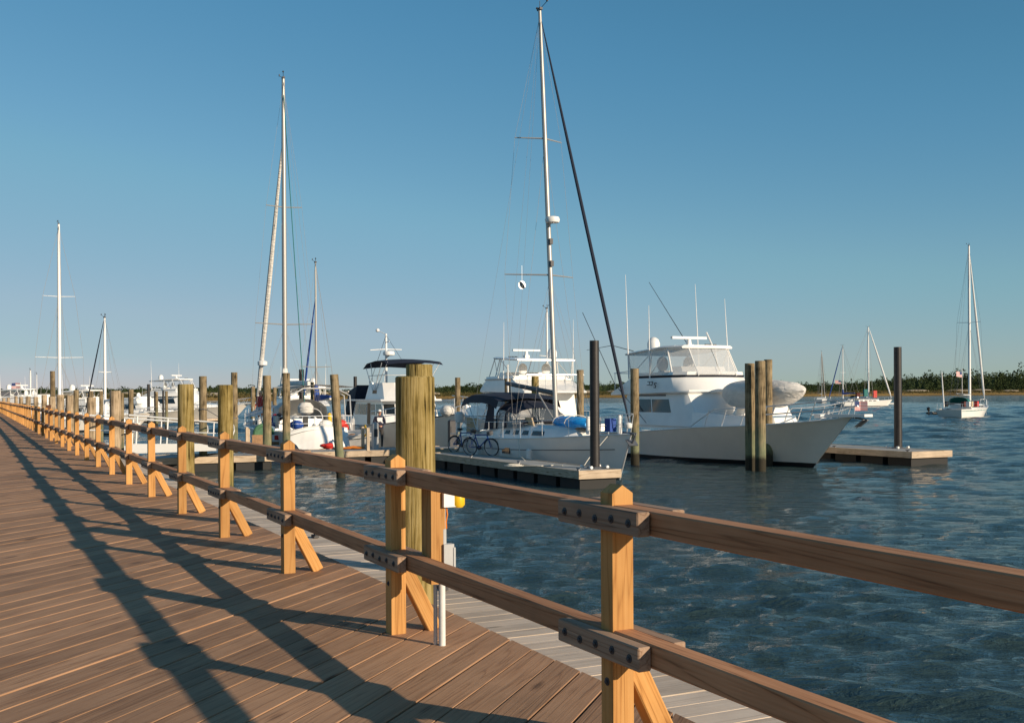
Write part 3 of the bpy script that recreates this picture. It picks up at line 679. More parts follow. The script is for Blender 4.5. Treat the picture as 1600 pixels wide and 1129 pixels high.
# ================================================================== GANGWAY
def make_gangway():
    a = pix(172, 668, 31.0); a.z = 1.30; b = gnd(345, 706, DOCK); b.z = DOCK + 0.10
    d = b - a; ln = Vector((d.x, d.y, 0)).length; rz = math.atan2(d.y, d.x)
    root = thing('gangway', 'white aluminium gangway sloping from the boardwalk down to the landing dock', 'gangway', (a.x, a.y, 0), rz)
    dz = (b.z - a.z)
    def P(f, y, z): return (ln * f, y, a.z + dz * f + z)
    for y in (-0.55, 0.55):
        g = MB(); g.loft([[P(f, y - 0.03, -0.02), P(f, y + 0.03, -0.02), P(f, y + 0.03, 0.26), P(f, y - 0.03, 0.26)] for f in (0, 1)]); g.build('side_beam', 'white_paint', root)
        g = MB(); g.tube([P(0, y, 1.08), P(0.97, y, 1.08), P(1.0, y, 1.0), P(1.005, y, 0.8), P(0.985, y, 0.62), P(0.955, y, 0.3)], 0.028, 7); g.build('handrail', 'white_paint', root, True)
        g = MB(); g.tube([P(0, y, 0.66), P(0.95, y, 0.66)], 0.02, 6); g.build('mid_rail', 'white_paint', root, True)
        for i in range(5):
            f = 0.04 + i * 0.23
            g = MB(); g.tube([P(f, y, 0.2), P(f + 0.012, y, 1.08)], 0.024, 6); g.build('stanchion', 'white_paint', root, True)
    g = MB(); g.loft([[P(f, -0.53, 0.02), P(f, 0.53, 0.02), P(f, 0.53, 0.06), P(f, -0.53, 0.06)] for f in (0, 1)]); g.build('walkway', 'aluminium', root)
make_gangway()
# ================================================================== BOATS
def hull(root, L, B, sheer, rake=1.0, tr=0.0, tw=0.85, s0=0.45, p=2.2, wl=0.90, bowwl=0.5, flare=1.0, mat='gelcoat',
         boot='black', bottom='black', boot_h=0.14, n=22, deck='deck_white', stripe=None, deck_drop=0.06, tz=None):
    """local frame: x forward, y port, z up from the waterline; sheer(s) gives the sheer height, s = 0 stern .. 1 bow"""
    def bs(s):
        if s > s0: return B / 2 * max(0.0, 1 - ((s - s0) / (1 - s0)) ** p)
        return B / 2 * (1 - (1 - tw) * ((s0 - s) / s0) ** 2)
    fr_ = [-1, 0.0, None, 0.25, 0.5, 0.75, 1.0]
    def P(s, k, side):
        zs = sheer(s); bsh = bs(s)
        r = wl - (wl - bowwl) * max(0, (s - 0.4) / 0.6) ** 1.6
        f = fr_[k]
        if k == 0: f = 0; z = -0.45
        elif k == 2: z = boot_h; f = boot_h / zs
        else: z = zs * f
        xs = -L / 2 + L * s; xw = -L / 2 + tr + (L - rake - tr) * s
        if k == 0: y = bsh * r * 0.72; x = xw - 0.25 * rake * s
        else: y = bsh * (r + (1 - r) * f ** flare); x = xw + (xs - xw) * f
        return (x, side * max(y, 0.012), z)
    ss = [1 - (1 - i / n) ** 1.25 for i in range(n + 1)]
    def band(k0, k1, m, name, out=0.0):
        mb = MB()
        for side in (-1, 1):
            o = len(mb.v)
            for s in ss:
                for k in range(k0, k1 + 1):
                    q = P(s, k, side); mb.v.append((q[0], q[1] + side * out, q[2]))
            w_ = k1 - k0 + 1
            for i in range(len(ss) - 1):
                for k in range(w_ - 1): mb.f.append((o + i * w_ + k, o + (i + 1) * w_ + k, o + (i + 1) * w_ + k + 1, o + i * w_ + k + 1))
        o = len(mb.v); w_ = k1 - k0 + 1
        for k in range(k0, k1 + 1): mb.v += [P(0, k, -1), P(0, k, 1)]
        for k in range(w_ - 1): mb.f.append((o + 2 * k, o + 2 * k + 1, o + 2 * k + 3, o + 2 * k + 2))
        return mb.build(name, m, root, True)
    hu = band(2, 6, mat, 'hull'); band(1, 2, boot, 'boot_stripe'); band(0, 1, bottom, 'bottom')
    dk = MB()
    for s in ss:
        a = P(s, 6, -1); b = P(s, 6, 1); q = 1 - 0.03
        dk.v += [(a[0], a[1] * q, a[2] - deck_drop), (a[0], 0, a[2] - deck_drop + abs(b[1]) * 0.04), (b[0], b[1] * q, b[2] - deck_drop)]
    for i in range(len(ss) - 1):
        for k in range(2): dk.f.append((3 * i + k, 3 * i + k + 1, 3 * i + 4 + k, 3 * i + 3 + k))
    dk.build('deck', deck, root, True)
    rb = MB()                                             # rub rail along the sheer
    for side in (-1, 1): rb.tube([Vector(P(s, 6, side)) for s in ss], 0.03, 5)
    rb.build('rub_rail', stripe or mat, root, True)
    return P, ss
def sheer_pts(P, s0, s1, side, n=8, inset=0.95, up=0.0):
    r = []
    for i in range(n + 1):
        q = P(s0 + (s1 - s0) * i / n, 6, side); r.append(Vector((q[0], q[1] * inset, q[2] + up)))
    return r
def boat(name, label, cat, bow, L, heading=None, group=None, anchor=0.5):
    """bow: world place of the stem at deck level; heading: unit vector the bow points to"""
    h = heading if heading is not None else FWD
    c = Vector((bow.x, bow.y, 0)) - Vector((h.x, h.y, 0)) * L * anchor
    return thing(name, label, cat, c, math.atan2(h.y, h.x), group)
def lifelines(root, P, s0, s1, n, h=0.62, wires=(0.62, 0.32), mat='stainless', r=0.013, inset=0.95):
    for side in (-1, 1):
        for i in range(n + 1):
            q = P(s0 + (s1 - s0) * i / n, 6, side); g = MB(); g.cyl((q[0], q[1] * inset, q[2] - 0.05), (q[0], q[1] * inset, q[2] + h), r, n=6); g.build('stanchion', mat, root)
        for wz in wires:
            g = MB(); g.tube(sheer_pts(P, s0, s1, side, n * 2, inset, wz), 0.006 if r < 0.02 else r, 5); g.build('lifeline', mat, root)
def rig(root, mx, zb, H, r=0.09, rake=0.0, mat='mast_grey', spreaders=((0.5, 1.3, 0.3),), bow=None, stern=None, chain=1.5, zc=1.2, jib=None, jr=0.05,
        boom=None, boom_mat='boom_grey', wr=0.007, forestay_top=1.0, cover=None, wires=True, masthead=True):
    """mx: mast foot x; zb: foot z; H: top z; rake: aft offset of the masthead"""
    def M(z): f = (z - zb) / (H - zb); return Vector((mx - rake * f, 0, z))
    g = MB(); g.tube([M(zb), M(zb + (H - zb) * 0.5), M(zb + (H - zb) * 0.8), M(H)], [r, r, r * 0.92, r * 0.66], 12); mast = g.build('mast', mat, root, True)
    if masthead:
        g = MB(); t = M(H); g.cyl(t, t + Vector((0, 0, 0.35)), 0.012, n=5); g.tube([t + Vector((0, 0, 0.05)), t + Vector((-0.45, 0.12, 0.18))], 0.012, 5)
        g.tube([t + Vector((0, 0, 0.03)), t + Vector((0.42, 0.1, 0.22))], 0.012, 5); g.box(t + Vector((0.43, 0.1, 0.26)), (0.12, 0.03, 0.1)); g.sphere(t + Vector((-0.45, 0.12, 0.22)), 0.05, 6, 4); g.box(t + Vector((0, 0, 0.03)), (0.26, 0.12, 0.09)); g.build('masthead_instruments', 'galv_dark', mast)
    tips = []
    for f, half, sweep in spreaders:
        z = zb + (H - zb) * f; c = M(z)
        for side in (-1, 1):
            tip = c + Vector((-sweep, side * half, 0.05)); tips.append((side, tip))
            g = MB(); g.tube([c, tip], [0.035, 0.022], 6); g.build('spreader', mat, mast, True)
    if wires:
        g = MB(); top = M(zb + (H - zb) * 0.985)
        for side in (-1, 1):
            ch = Vector((mx - 0.35 * (1 if spreaders and spreaders[0][2] > 0.2 else 0.2), side * chain, zc))
            path = [top] + [t for s_, t in sorted(tips, key=lambda q: -q[1].z) if s_ == side] + [ch]
            g.tube(path, wr, 4)
            for f, half, sweep in spreaders:
                g.tube([M(zb + (H - zb) * f - 0.1), Vector((mx - 0.5, side * chain * 0.96, zc))], wr, 4)
                if f < 0.6: g.tube([M(zb + (H - zb) * f - 0.1), Vector((mx + 0.7, side * chain * 0.9, zc))], wr * 0.8, 4)
        if stern is not None: g.tube([M(H), Vector(stern)], wr, 4)
        if bow is not None and jib is None: g.tube([M(zb + (H - zb) * forestay_top), Vector(bow)], wr, 4)
        g.build('rigging', 'wire', root)
    if jib is not None:
        a = M(zb + (H - zb) * forestay_top) + Vector((0.12, 0, -0.1)); b = Vector(bow); pts = []; rs = []
        for i in range(15):
            f = i / 14; q = a.lerp(b, f); pts.append(q); rs.append(jr * (0.35 + 0.9 * math.sin(min(1, f * 1.15) * 2.2) ** 0.8) if 0.02 < f < 0.96 else 0.015)
        g = MB(); g.tube(pts, rs, 8); g.build('furled_jib', jib, root, True)
    if boom is not None:
        bl, bz, droop = boom; a = M(bz); b = a + Vector((-bl, 0, droop))
        g = MB(); g.tube([a, b], [0.10, 0.085], 10); g.build('boom', boom_mat, root, True)
        if cover:
            pts = [a.lerp(b, i / 8) + Vector((0, 0, 0.13)) for i in range(9)]
            g = MB(); g.tube([M(bz + 1.1)] + pts, [0.12, 0.27, 0.25, 0.22, 0.2, 0.19, 0.17, 0.15, 0.12, 0.08], 10); g.build('sail_cover', cover, root, True)
        g = MB(); g.tube([b, M(H)], wr * 0.8, 4); g.build('topping_lift', 'wire', root)
    return M
# ------------------------------------------------------------------ the near sloop
def make_sloop():
    L = 11.2; bow = pix(986, 672, 36.6)
    root = boat('sloop', 'white sloop with navy dodger and dark furled jib at the near dock', 'sailboat', bow, L)
    sh = lambda s: 1.22 + 0.34 * s ** 2 - 0.04 * math.sin(s * 3.1)
    P, ss = hull(root, L, 3.6, sh, rake=0.75, tr=-0.35, tw=0.80, s0=0.42, p=2.0, wl=0.88, bowwl=0.45, mat='gelcoat', boot='navy', bottom='navy', boot_h=0.16)
    # dark cove stripe and hull portlight
    for side in (-1, 1):
        g = MB()
        for i in range(17):
            s = 0.04 + 0.92 * i / 16; q = P(s, 5, side); q2 = P(s, 4, side); f = 0.35
            c = Vector(q).lerp(Vector(q2), f); g.v += [(c.x, c.y + side * 0.012, c.z - 0.014), (c.x, c.y + side * 0.012, c.z + 0.014)]
            if i: o = len(g.v) - 4; g.f.append((o, o + 2, o + 3, o + 1))
        g.build('cove_stripe', 'boom_grey', root)
        q = Vector(P(0.47, 5, side)).lerp(Vector(P(0.47, 4, side)), 0.5)
        g = MB(); g.box((q.x, q.y + side * 0.005, q.z), (0.62, 0.03, 0.22)); g.build('hull_portlight', 'tint_glass', root)
    # cabin trunk
    def ring(x0, x1, w0, w1, z, n=5):
        r = [(x0, -w0, z), (x1 - 0.8, -w1 * 1.15, z), (x1, -w1 * 0.5, z), (x1, w1 * 0.5, z), (x1 - 0.8, w1 * 1.15, z), (x0, w0, z)]
        return r
    g = MB(); g.loft([ring(-2.1, 2.7, 1.28, 0.72, 1.2), ring(-2.05, 2.35, 1.12, 0.6, 1.62), ring(-2.0, 1.9, 0.95, 0.45, 1.74)]); g.build('cabin', 'gelcoat', root, True)
    for i, (x, ln) in enumerate(((-1.55, 0.35), (-0.95, 0.38), (-0.3, 0.40), (0.55, 0.8))):
        for side in (-1, 1):
            def yy(x, z): f = (x + 2.1) / 4.0; w = 1.28 + (0.83 - 1.28) * min(1, max(0, f)); return (w - (z - 1.2) * 0.38) * 1.0
            g = MB(); a, b = x - ln / 2, x + ln / 2; z0, z1 = 1.37, 1.53
            q = [(a, side * yy(a, z0), z0), (b, side * yy(b, z0), z0), (b - 0.03, side * yy(b, z1), z1), (a + 0.08, side * yy(a, z1), z1)]
            if side == 1: q = [q[1], q[0], q[3], q[2]]
            g.panel(q, 0, 1, 0, 1, 0.02, 0.03); g.build('cabin_window', 'tint_glass', root)
    g = MB(); g.box((2.5, 0, 1.68), (0.55, 0.55, 0.07)); g.build('hatch', 'tint_glass', root)
    # cockpit coaming and transom seat
    g = MB()
    for side in (-1, 1): g.loft([[(-5.2, side * 1.25, 1.2), (-5.2, side * 1.0, 1.2), (-5.2, side * 1.05, 1.45), (-5.2, side * 1.2, 1.45)], [(-2.0, side * 1.3, 1.2), (-2.0, side * 1.0, 1.2), (-2.0, side * 1.05, 1.6), (-2.0, side * 1.2, 1.6)]])
    g.build('coaming', 'gelcoat', root)
    # dodger: navy canvas roof, dark clear sides, and bimini behind it
    def arch(x, w, z0, z1, n=9):
        return [Vector((x, -w * math.cos(math.pi * i / (n - 1)), z0 + (z1 - z0) * math.sin(math.pi * i / (n - 1)) ** 0.45)) for i in range(n)]
    g = MB(); g.loft([arch(-0.5, 1.05, 1.72, 1.85), arch(-0.95, 1.15, 1.65, 2.35), arch(-1.6, 1.22, 1.60, 2.62), arch(-2.3, 1.24, 1.55, 2.66)], closed=False); dod = g.build('dodger', 'vinyl_dark', root, True)
    g = MB()
    top = [[v + Vector((0, 0, 0.02)) for v in arch(x, w, z0, z1)[1:8]] for x, w, z0, z1 in ((-0.95, 1.15, 1.65, 2.36), (-1.6, 1.23, 1.6, 2.63), (-2.35, 1.25, 1.55, 2.68))]
    g.loft(top, closed=False); g.build('dodger_roof', 'navy', dod, True)
    for x, w, z0, z1 in ((-0.5, 1.05, 1.70, 1.86), (-1.55, 1.24, 1.60, 2.63), (-2.3, 1.26, 1.55, 2.68)):
        g = MB(); g.tube(arch(x, w, z0, z1, 13), 0.03, 6); g.build('dodger_bow', 'navy', dod, True)
    g = MB(); g.loft([[Vector((x, y, 2.98 + z - (0.10 * (y / 1.3) ** 2 if abs(y) < 1.4 else 0.42))) for y in (-1.45, -1.35, -0.9, 0, 0.9, 1.35, 1.45)] for x, z in ((-1.9, -0.22), (-2.5, -0.04), (-3.3, 0.02), (-4.4, 0.02), (-5.3, -0.16), (-5.45, -0.34))], closed=False)
    g.build('bimini', 'navy', root, True)
    g = MB()
    for x in (-2.7, -3.9, -5.0):
        g.tube([(-3.8, -1.4, 1.4), (x, -1.33, 2.74), (x, 0, 2.86), (x, 1.33, 2.74), (-3.8, 1.4, 1.4)], 0.02, 6)
    g.build('bimini_frame', 'stainless', root, True)
    for side in (-1, 1):                                     # hanging side curtains and weather cloths
        g = MB(); g.loft([[(-2.4, side * 1.33, 1.55), (-2.9, side * 1.34, 1.5), (-3.3, side * 1.35, 1.5)], [(-2.35, side * 1.3, 2.72), (-2.6, side * 1.32, 2.74), (-2.8, side * 1.32, 2.75)]], closed=False); g.build('side_curtain', 'navy', root)
        g = MB(); g.loft([[(-4.0, side * 1.38, 1.35), (-4.9, side * 1.38, 1.32)], [(-3.9, side * 1.36, 1.95), (-4.95, side * 1.36, 1.95)]], closed=False); g.build('weather_cloth', 'tan', root)
    g = MB(); g.tube([Vector((-3.9, 0.45 * math.cos(q * 0.393), 1.75 + 0.45 * math.sin(q * 0.393))) for q in range(16)], 0.02, 6, closed=True)
    for q in range(4): g.tube([(-3.9, 0.45 * math.cos(q * 0.785), 1.75 + 0.45 * math.sin(q * 0.785)), (-3.9, -0.45 * math.cos(q * 0.785), 1.75 - 0.45 * math.sin(q * 0.785))], 0.01, 5)
    g.box((-3.8, 0, 1.5), (0.2, 0.25, 0.6)); g.build('steering_wheel', 'stainless', root, True)
    # rig
    mx = L / 2 - 5.25
    M = rig(root, mx, 1.74, 17.85, 0.095, 1.15, 'mast_grey', ((0.356, 1.5, 0.9), (0.685, 1.02, 0.55)), bow=(L / 2 - 0.12, 0, 1.95), stern=None, chain=1.62, zc=1.3, jib='dark_blue', jr=0.052,
            boom=(4.15, 2.95, 0.42), wr=0.0048, forestay_top=0.975)
    g = MB(); g.tube([M(17.7), Vector((-5.3, -1.0, 1.5))], 0.004, 4); g.tube([M(17.7), Vector((-5.3, 1.0, 1.5))], 0.004, 4); g.build('backstay', 'wire', root)
    g = MB(); g.tube([Vector((mx - 0.15, 0, 1.9)), M(2.95) + Vector((-1.5, 0, 0.1))], 0.035, 6); g.build('boom_vang', 'mast_grey', root)
    g = MB(); g.lathe([(0.10, -0.12), (0.26, -0.10), (0.29, 0.0), (0.26, 0.10), (0.12, 0.14)], M(9.55) + Vector((0.34, 0, 0)), 16); g.tube([M(9.45), M(9.45) + Vector((0.3, 0, 0))], 0.04, 6); g.build('radar_dome', 'white_paint', root, True)
    for zq in (8.75, 7.9): g = MB(); g.box(M(zq) + Vector((0.14, 0, 0)), (0.13, 0.13, 0.21)); g.build('deck_light', 'galv_dark', root)
    rr = M(7.1) + Vector((-0.55, -0.95, 0)); g = MB()
    for ax in range(3):
        M3 = [Matrix.Identity(3), Matrix.Rotation(R(90), 3, 'X'), Matrix.Rotation(R(90), 3, 'Y')][ax] ; g.lathe([(0.0, -0.004), (0.16, -0.004), (0.16, 0.004), (0.0, 0.004)], (0, 0, 0), 14)
        for i in range(len(g.v) - 56, len(g.v)): g.v[i] = tuple(Matrix.Rotation(0.6, 3, 'X') @ (M3 @ Vector(g.v[i])) + rr)
    g.tube([rr + Vector((0, 0, 0.16)), rr + Vector((0, 0, 0.75))], 0.004, 4); g.build('radar_reflector', 'aluminium', root)
    # blue tarpaulin bundle lashed on the coachroof before the mast
    g = MB(); rings = []; rng = random.Random(5)
    for i in range(11):
        f = i / 10; x = mx + 0.25 + 2.3 * f; rw = 0.50 * math.sin(math.pi * (0.1 + 0.84 * f)) ** 0.45; rings.append([Vector((x, rw * math.cos(q * 0.5236) * (1 + rng.uniform(-0.13, 0.13)), 1.90 - 0.10 * f + rw * 0.46 * math.sin(q * 0.5236) * (1 + rng.uniform(-0.16, 0.16)))) for q in range(12)])
    g.loft(rings); g.build('tarp_bundle', 'tarp_blue', root, True)
    g = MB()
    for x in (mx + 0.7, mx + 1.6): g.tube([Vector((x, 0.54 * math.cos(q * 0.5236), 1.86 + 0.28 * math.sin(q * 0.5236))) for q in range(12)], 0.014, 5, closed=True)
    g.build('lashing', 'rope', root)
    g = MB(); g.box((mx - 0.7, -0.75, 1.86), (0.5, 0.05, 0.34), Matrix.Rotation(0.3, 3, 'X')); g.build('vent_board', 'tan', root)
    lifelines(root, P, 0.08, 0.90, 7)
    # pulpit, anchor, furler, windlass
    g = MB()
    for side in (-1, 1):
        q = Vector(P(0.90, 6, side)); g.tube([q + Vector((0, -side * 0.03, 0)), q + Vector((0.1, 0, 0.62)), Vector((L / 2 - 0.2, side * 0.22, 2.22)), Vector((L / 2 + 0.05, 0, 2.24))], 0.016, 6)
        g.tube([Vector((L / 2 - 0.35, side * 0.2, 1.52)), Vector((L / 2 - 0.2, side * 0.22, 2.2))], 0.016, 6); g.tube([q + Vector((0.1, 0, 0.32)), Vector((L / 2 - 0.25, side * 0.22, 1.88))], 0.012, 6)
    g.build('pulpit', 'stainless', root, True)
    g = MB(); g.tube([(L / 2 - 0.5, 0, 1.58), (L / 2 + 0.28, 0, 1.56)], 0.05, 6); g.tube([(L / 2 + 0.3, 0, 1.6), (L / 2 + 0.1, 0, 1.28), (L / 2 - 0.1, 0, 1.16)], [0.03, 0.05, 0.02], 6); g.box((L / 2 + 0.05, 0, 1.27), (0.3, 0.36, 0.03), Matrix.Rotation(0.7, 3, 'Y')); g.build('anchor', 'galv', root)
    g = MB(); g.lathe([(0.10, 0), (0.13, 0.04), (0.13, 0.14), (0.08, 0.18)], (L / 2 - 0.16, 0, 1.75), 12); g.build('furler_drum', 'white_paint', root, True)
    g = MB(); g.tube([Vector(P(1.0, k, -1)) * 1.0 + Vector((0.012, 0.012, 0)) for k in (1, 3, 4, 5, 6)], 0.03, 6); g.build('stem_guard', 'stainless', root, True)
    for x, y, h in ((L / 2 - 1.9, -0.55, 0.62), (L / 2 - 1.6, 0.55, 0.66)):
        g = MB(); g.lathe([(0.07, 0), (0.085, 0.05), (0.085, h - 0.12), (0.05, h)], (x, y, 1.5), 10); g.build('fender', 'white_vinyl', root, True)
    g = MB(); g.box((L / 2 - 0.75, -0.35, 1.85), (0.35, 0.25, 0.45)); g.build('anchor_bag', 'sail_blue', root)
    # stern rail with gear
    g = MB()
    for z in (1.75, 2.0): g.tube([Vector((-4.3, -1.5, z)), Vector((-5.5, -1.38, z)), Vector((-5.6, 0, z)), Vector((-5.5, 1.38, z)), Vector((-4.3, 1.5, z))], 0.015, 6)
    for y in (-1.38, -0.6, 0.6, 1.38): g.tube([(-5.5, y, 1.2), (-5.5, y, 2.0)], 0.015, 6)
    g.build('stern_rail', 'stainless', root, True)
    g = MB(); g.lathe([(0.16, 0), (0.2, 0.1), (0.2, 0.35), (0.1, 0.45)], (-5.4, -1.5, 1.75), 10); g.box((-5.5, -1.52, 1.6), (0.15, 0.15, 0.5)); g.build('outboard_motor', 'white_paint', root, True)
    g = MB(); g.tube([(-5.6, 0.9, 1.3), (-5.75, 0.95, 4.2)], 0.035, 6); g.build('antenna_pole', 'white_paint', root)
    for s_, z in ((0.25, 0.7), (0.62, 0.75)):
        q = Vector(P(s_, 6, -1)); g = MB(); g.lathe([(0.02, 0.32), (0.11, 0.25), (0.11, -0.25), (0.02, -0.32)], (q.x, q.y - 0.1, 0.62), 10); g.build('fender', 'white_vinyl', root, True)
    # mooring lines to the dock
    g = MB(); q = Vector(P(0.93, 6, -1)); g.tube([q, q + Vector((-0.1, -0.7, -0.75)), q + Vector((0.4, -1.2, -0.98))], 0.016, 5); q = Vector(P(0.55, 6, -1)); g.tube([q, q + Vector((0.8, -0.35, -0.6)), q + Vector((1.6, -0.55, -0.72))], 0.016, 5)
    g.build('mooring_line', 'rope', root)
make_sloop()
# ------------------------------------------------------------------ flybridge motor yachts
def flybridge(name, label, bow, L, heading, B=4.9, detail=2, cover=True, group=None, hardtop=True, house_mat='gelcoat', hull_mat='gelcoat_warm'):
    root = boat(name, label, 'motor yacht', bow, L, heading, group)
    k = L / 15.5
    sh = lambda s: (1.08 + 0.95 * max(0, (s - 0.12) / 0.88) ** 1.25 - 0.10 * math.sin(max(0, s - 0.6) * 7)) * k
    P, ss = hull(root, L, B, sh, rake=2.1 * k, tr=-0.15, tw=0.92, s0=0.38, p=2.5, wl=0.90, bowwl=0.34, flare=1.5, mat=hull_mat, boot='black', bottom='black', boot_h=0.17 * k, stripe='gelcoat')
    h = B / 2
    if detail > 1:
        for side in (-1, 1):
            g = MB()
            for i in range(15):
                s = i / 14 * 0.96; q = Vector(P(s, 2, side)); q.z += 0.07; g.v += [(q.x, q.y + side * 0.012, q.z), (q.x, q.y + side * 0.012, q.z + 0.035)]
                if i: o = len(g.v) - 4; g.f.append((o, o + 2, o + 3, o + 1))
            g.build('waterline_stripe', 'white_paint', root)
    X = lambda x: (x - 1.25) * k
    # trunk cabin on the foredeck
    zt = sh(0.72)
    def ring(pts, z): return [(X(x), y * h, (z if not callable(z) else z(x)) * k) for x, y in pts]
    o1 = [(-3.6, -0.80), (2.6, -0.80), (4.6, -0.60), (5.5, -0.25), (5.5, 0.25), (4.6, 0.60), (2.6, 0.80), (-3.6, 0.80)]
    g = MB(); g.loft([ring(o1, 1.35), [(p[0] - 0.25 * (p[0] > X(1)), p[1] * 0.9, 2.12 * k - 0.06 * max(0, p[0] - X(2))) for p in ring(o1, 2)]]); g.build('trunk_cabin', house_mat, root, True)
    # deckhouse with raked front
    lo = [(-3.6, -0.84), (1.4, -0.84), (1.9, -0.70), (2.3, 0), (1.9, 0.70), (1.4, 0.84), (-3.6, 0.84)]
    hi = [(-3.7, -0.74), (0.45, -0.74), (0.85, -0.66), (1.2, 0), (0.85, 0.66), (0.45, 0.74), (-3.7, 0.74)]
    g = MB(); g.loft([ring(lo, 1.5), ring(hi, 2.95)]); g.build('deckhouse', house_mat, root, True)
    for side in (-1, 1):
        a, b = ring(lo, 1.5), ring(hi, 2.95)
        q = [a[0], a[1], b[1], b[0]] if side == -1 else [a[5], a[6], b[6], b[5]]
        for u0, u1 in (((0.13, 0.47), (0.49, 0.80)) if side == -1 else ((0.20, 0.51), (0.53, 0.87))):
            g = MB(); g.panel(q, u0, u1, 0.40, 0.80, 0.012, 0.03); g.build('side_window', 'tint_glass', root)
        g = MB(); g.panel(q, 0.16, 0.76, 0.90, 0.935, 0.03, 0.04); g.build('grab_rail', 'navy', root)
    # flybridge coaming: overhanging brow that sweeps up round the front
    f0 = [(-5.0, -0.74), (0.45, -0.80), (0.9, -0.67), (1.22, 0), (0.9, 0.67), (0.45, 0.80), (-5.0, 0.74)]
    f1 = [(-5.0, -0.78), (0.55, -0.86), (1.1, -0.70), (1.45, 0), (1.1, 0.70), (0.55, 0.86), (-5.0, 0.78)]
    f2 = [(-3.4, -0.74), (0.1, -0.80), (0.65, -0.64), (1.0, 0), (0.65, 0.64), (0.1, 0.80), (-3.4, 0.74)]
    g = MB(); g.loft([ring(f0, 2.90), ring(f1, lambda x: 2.96 + 0.02 * x), ring(f1, lambda x: 3.05 + 0.02 * x), ring(f2, 3.62)]); fb = g.build('flybridge', house_mat, root, True)
    g = MB(); r3 = ring(f2, 3.625); r4 = [(p[0] * 1.0 + 0.03, p[1] * 1.03, p[2] + 0.09 * k) for p in r3]; g.loft([r3, r4]); g.build('coaming_band', 'navy' if detail > 1 else house_mat, fb)
    g = MB(); g.loft([[(p[0] * 0.97, p[1] * 0.97, p[2] + 0.10 * k) for p in r3], [(p[0] * 0.96, p[1] * 0.95, p[2] + 0.24 * k) for p in r3]]); g.build('coaming_cap', house_mat, fb)
    # helm console and chairs
    g = MB(); g.loft([ring([(-1.2, -0.5), (0.1, -0.5), (0.1, 0.5), (-1.2, 0.5)], 3.5), ring([(-1.0, -0.48), (-0.25, -0.48), (-0.25, 0.48), (-1.0, 0.48)], 4.12)]); g.build('helm_console', house_mat, fb)
    for y in (-0.3, 0.3):
        g = MB(); g.box((X(-2.1), y * h, 3.9 * k), (0.5, 0.5, 0.12)); g.sphere((X(-2.35), y * h, 4.28 * k), (0.12, 0.32, 0.36), 10, 6); g.cyl((X(-2.1), y * h, 3.3 * k), (X(-2.1), y * h, 3.9 * k), 0.06, n=8); g.build('helm_chair', 'white_vinyl', fb, True)
    if hardtop:
        t0 = [(-3.9, -0.72), (-0.9, -0.76), (0.1, -0.55), (0.4, 0), (0.1, 0.55), (-0.9, 0.76), (-3.9, 0.72)]
        zt_ = lambda x: 4.84 + 0.04 * (x + 3) - 0.012 * (x + 1.5) ** 2
        g = MB(); g.loft([ring(t0, lambda x: zt_(x) - 0.02), [(p[0], p[1] * 1.03, p[2] + 0.05) for p in ring(t0, zt_)], [(p[0] * 0.99, p[1] * 0.93, p[2] + 0.12) for p in ring(t0, zt_)]]); ht = g.build('hardtop', house_mat, root, True)
        g = MB()
        legs = [((-3.4, -0.73), (-3.8, -0.68)), ((-1.6, -0.79), (-1.7, -0.72)), ((0.0, -0.74), (-0.6, -0.68)), ((0.85, -0.42), (0.1, -0.42))]
        for (x0, y0), (x1, y1) in legs:
            for s_ in (1, -1): g = MB(); g.tube([(X(x0), s_ * y0 * h, 3.70 * k), (X(x1), s_ * y1 * h, zt_(x1) * k)], 0.032, 6); g.build('hardtop_post', 'white_paint', ht, True)
        for s_ in (1, -1):
            for qa, qb in (((-3.4, -0.73, 3.75), (-1.7, -0.72, 4.78)), ((-1.6, -0.79, 3.75), (-0.6, -0.68, 4.8))): g = MB(); g.tube([(X(qa[0]), s_ * qa[1] * h, qa[2] * k), (X(qb[0]), s_ * qb[1] * h, qb[2] * k)], 0.022, 6); g.build('hardtop_brace', 'white_paint', ht, True)
        if detail > 1:
            a = ring([(-3.4, -0.75), (-1.6, -0.81), (-0.1, -0.76), (0.86, -0.43), (1.1, 0), (0.86, 0.43), (-0.1, 0.76), (-1.6, 0.81), (-3.4, 0.75)], 3.76); b = ring([(-3.8, -0.70), (-1.7, -0.74), (-0.65, -0.70), (0.12, -0.43), (0.36, 0), (0.12, 0.43), (-0.65, 0.70), (-1.7, 0.74), (-3.8, 0.70)], lambda x: zt_(x) - 0.03)
            for i in range(8):
                g = MB(); g.panel([a[i], a[i + 1], b[i + 1], b[i]], 0.02, 0.98, 0, 0.98, 0.0, 0.006); g.build('clear_curtain', 'vinyl', ht)
        # radar, dome, lights on the hardtop
        g = MB(); c = Vector((X(-1.3), 0, 5.0 * k)); g.box(c + Vector((0, 0, 0.05)), (0.34, 0.3, 0.2)); g.cyl(c + Vector((0, 0, 0.1)), c + Vector((0, 0, 0.38)), 0.14, 0.1, 10); g.build('radar_pedestal', 'white_paint', ht, True)
        g = MB(); g.loft([[Vector((c.x + a_, y, c.z + 0.46 + b_)) for a_, b_ in ((-0.08, -0.06), (0.08, -0.06), (0.08, 0.05), (-0.08, 0.05))] for y in (-0.95, 0.95)]); rd = g.build('radar_bar', 'white_paint', ht); 
        g = MB(); g.lathe([(0.22, 0), (0.29, 0.06), (0.30, 0.32), (0.24, 0.50), (0.12, 0.60), (0.0, 0.63)], (X(-2.9), -0.35 * h, 4.93 * k), 14); g.build('satellite_dome', 'white_paint', ht, True)
        g = MB()
        for i in range(3): g.box((X(-0.1), 0.1 + i * 0.22, 5.05 * k), (0.12, 0.14, 0.14))
        g.build('spreader_lights', 'galv_dark', ht)
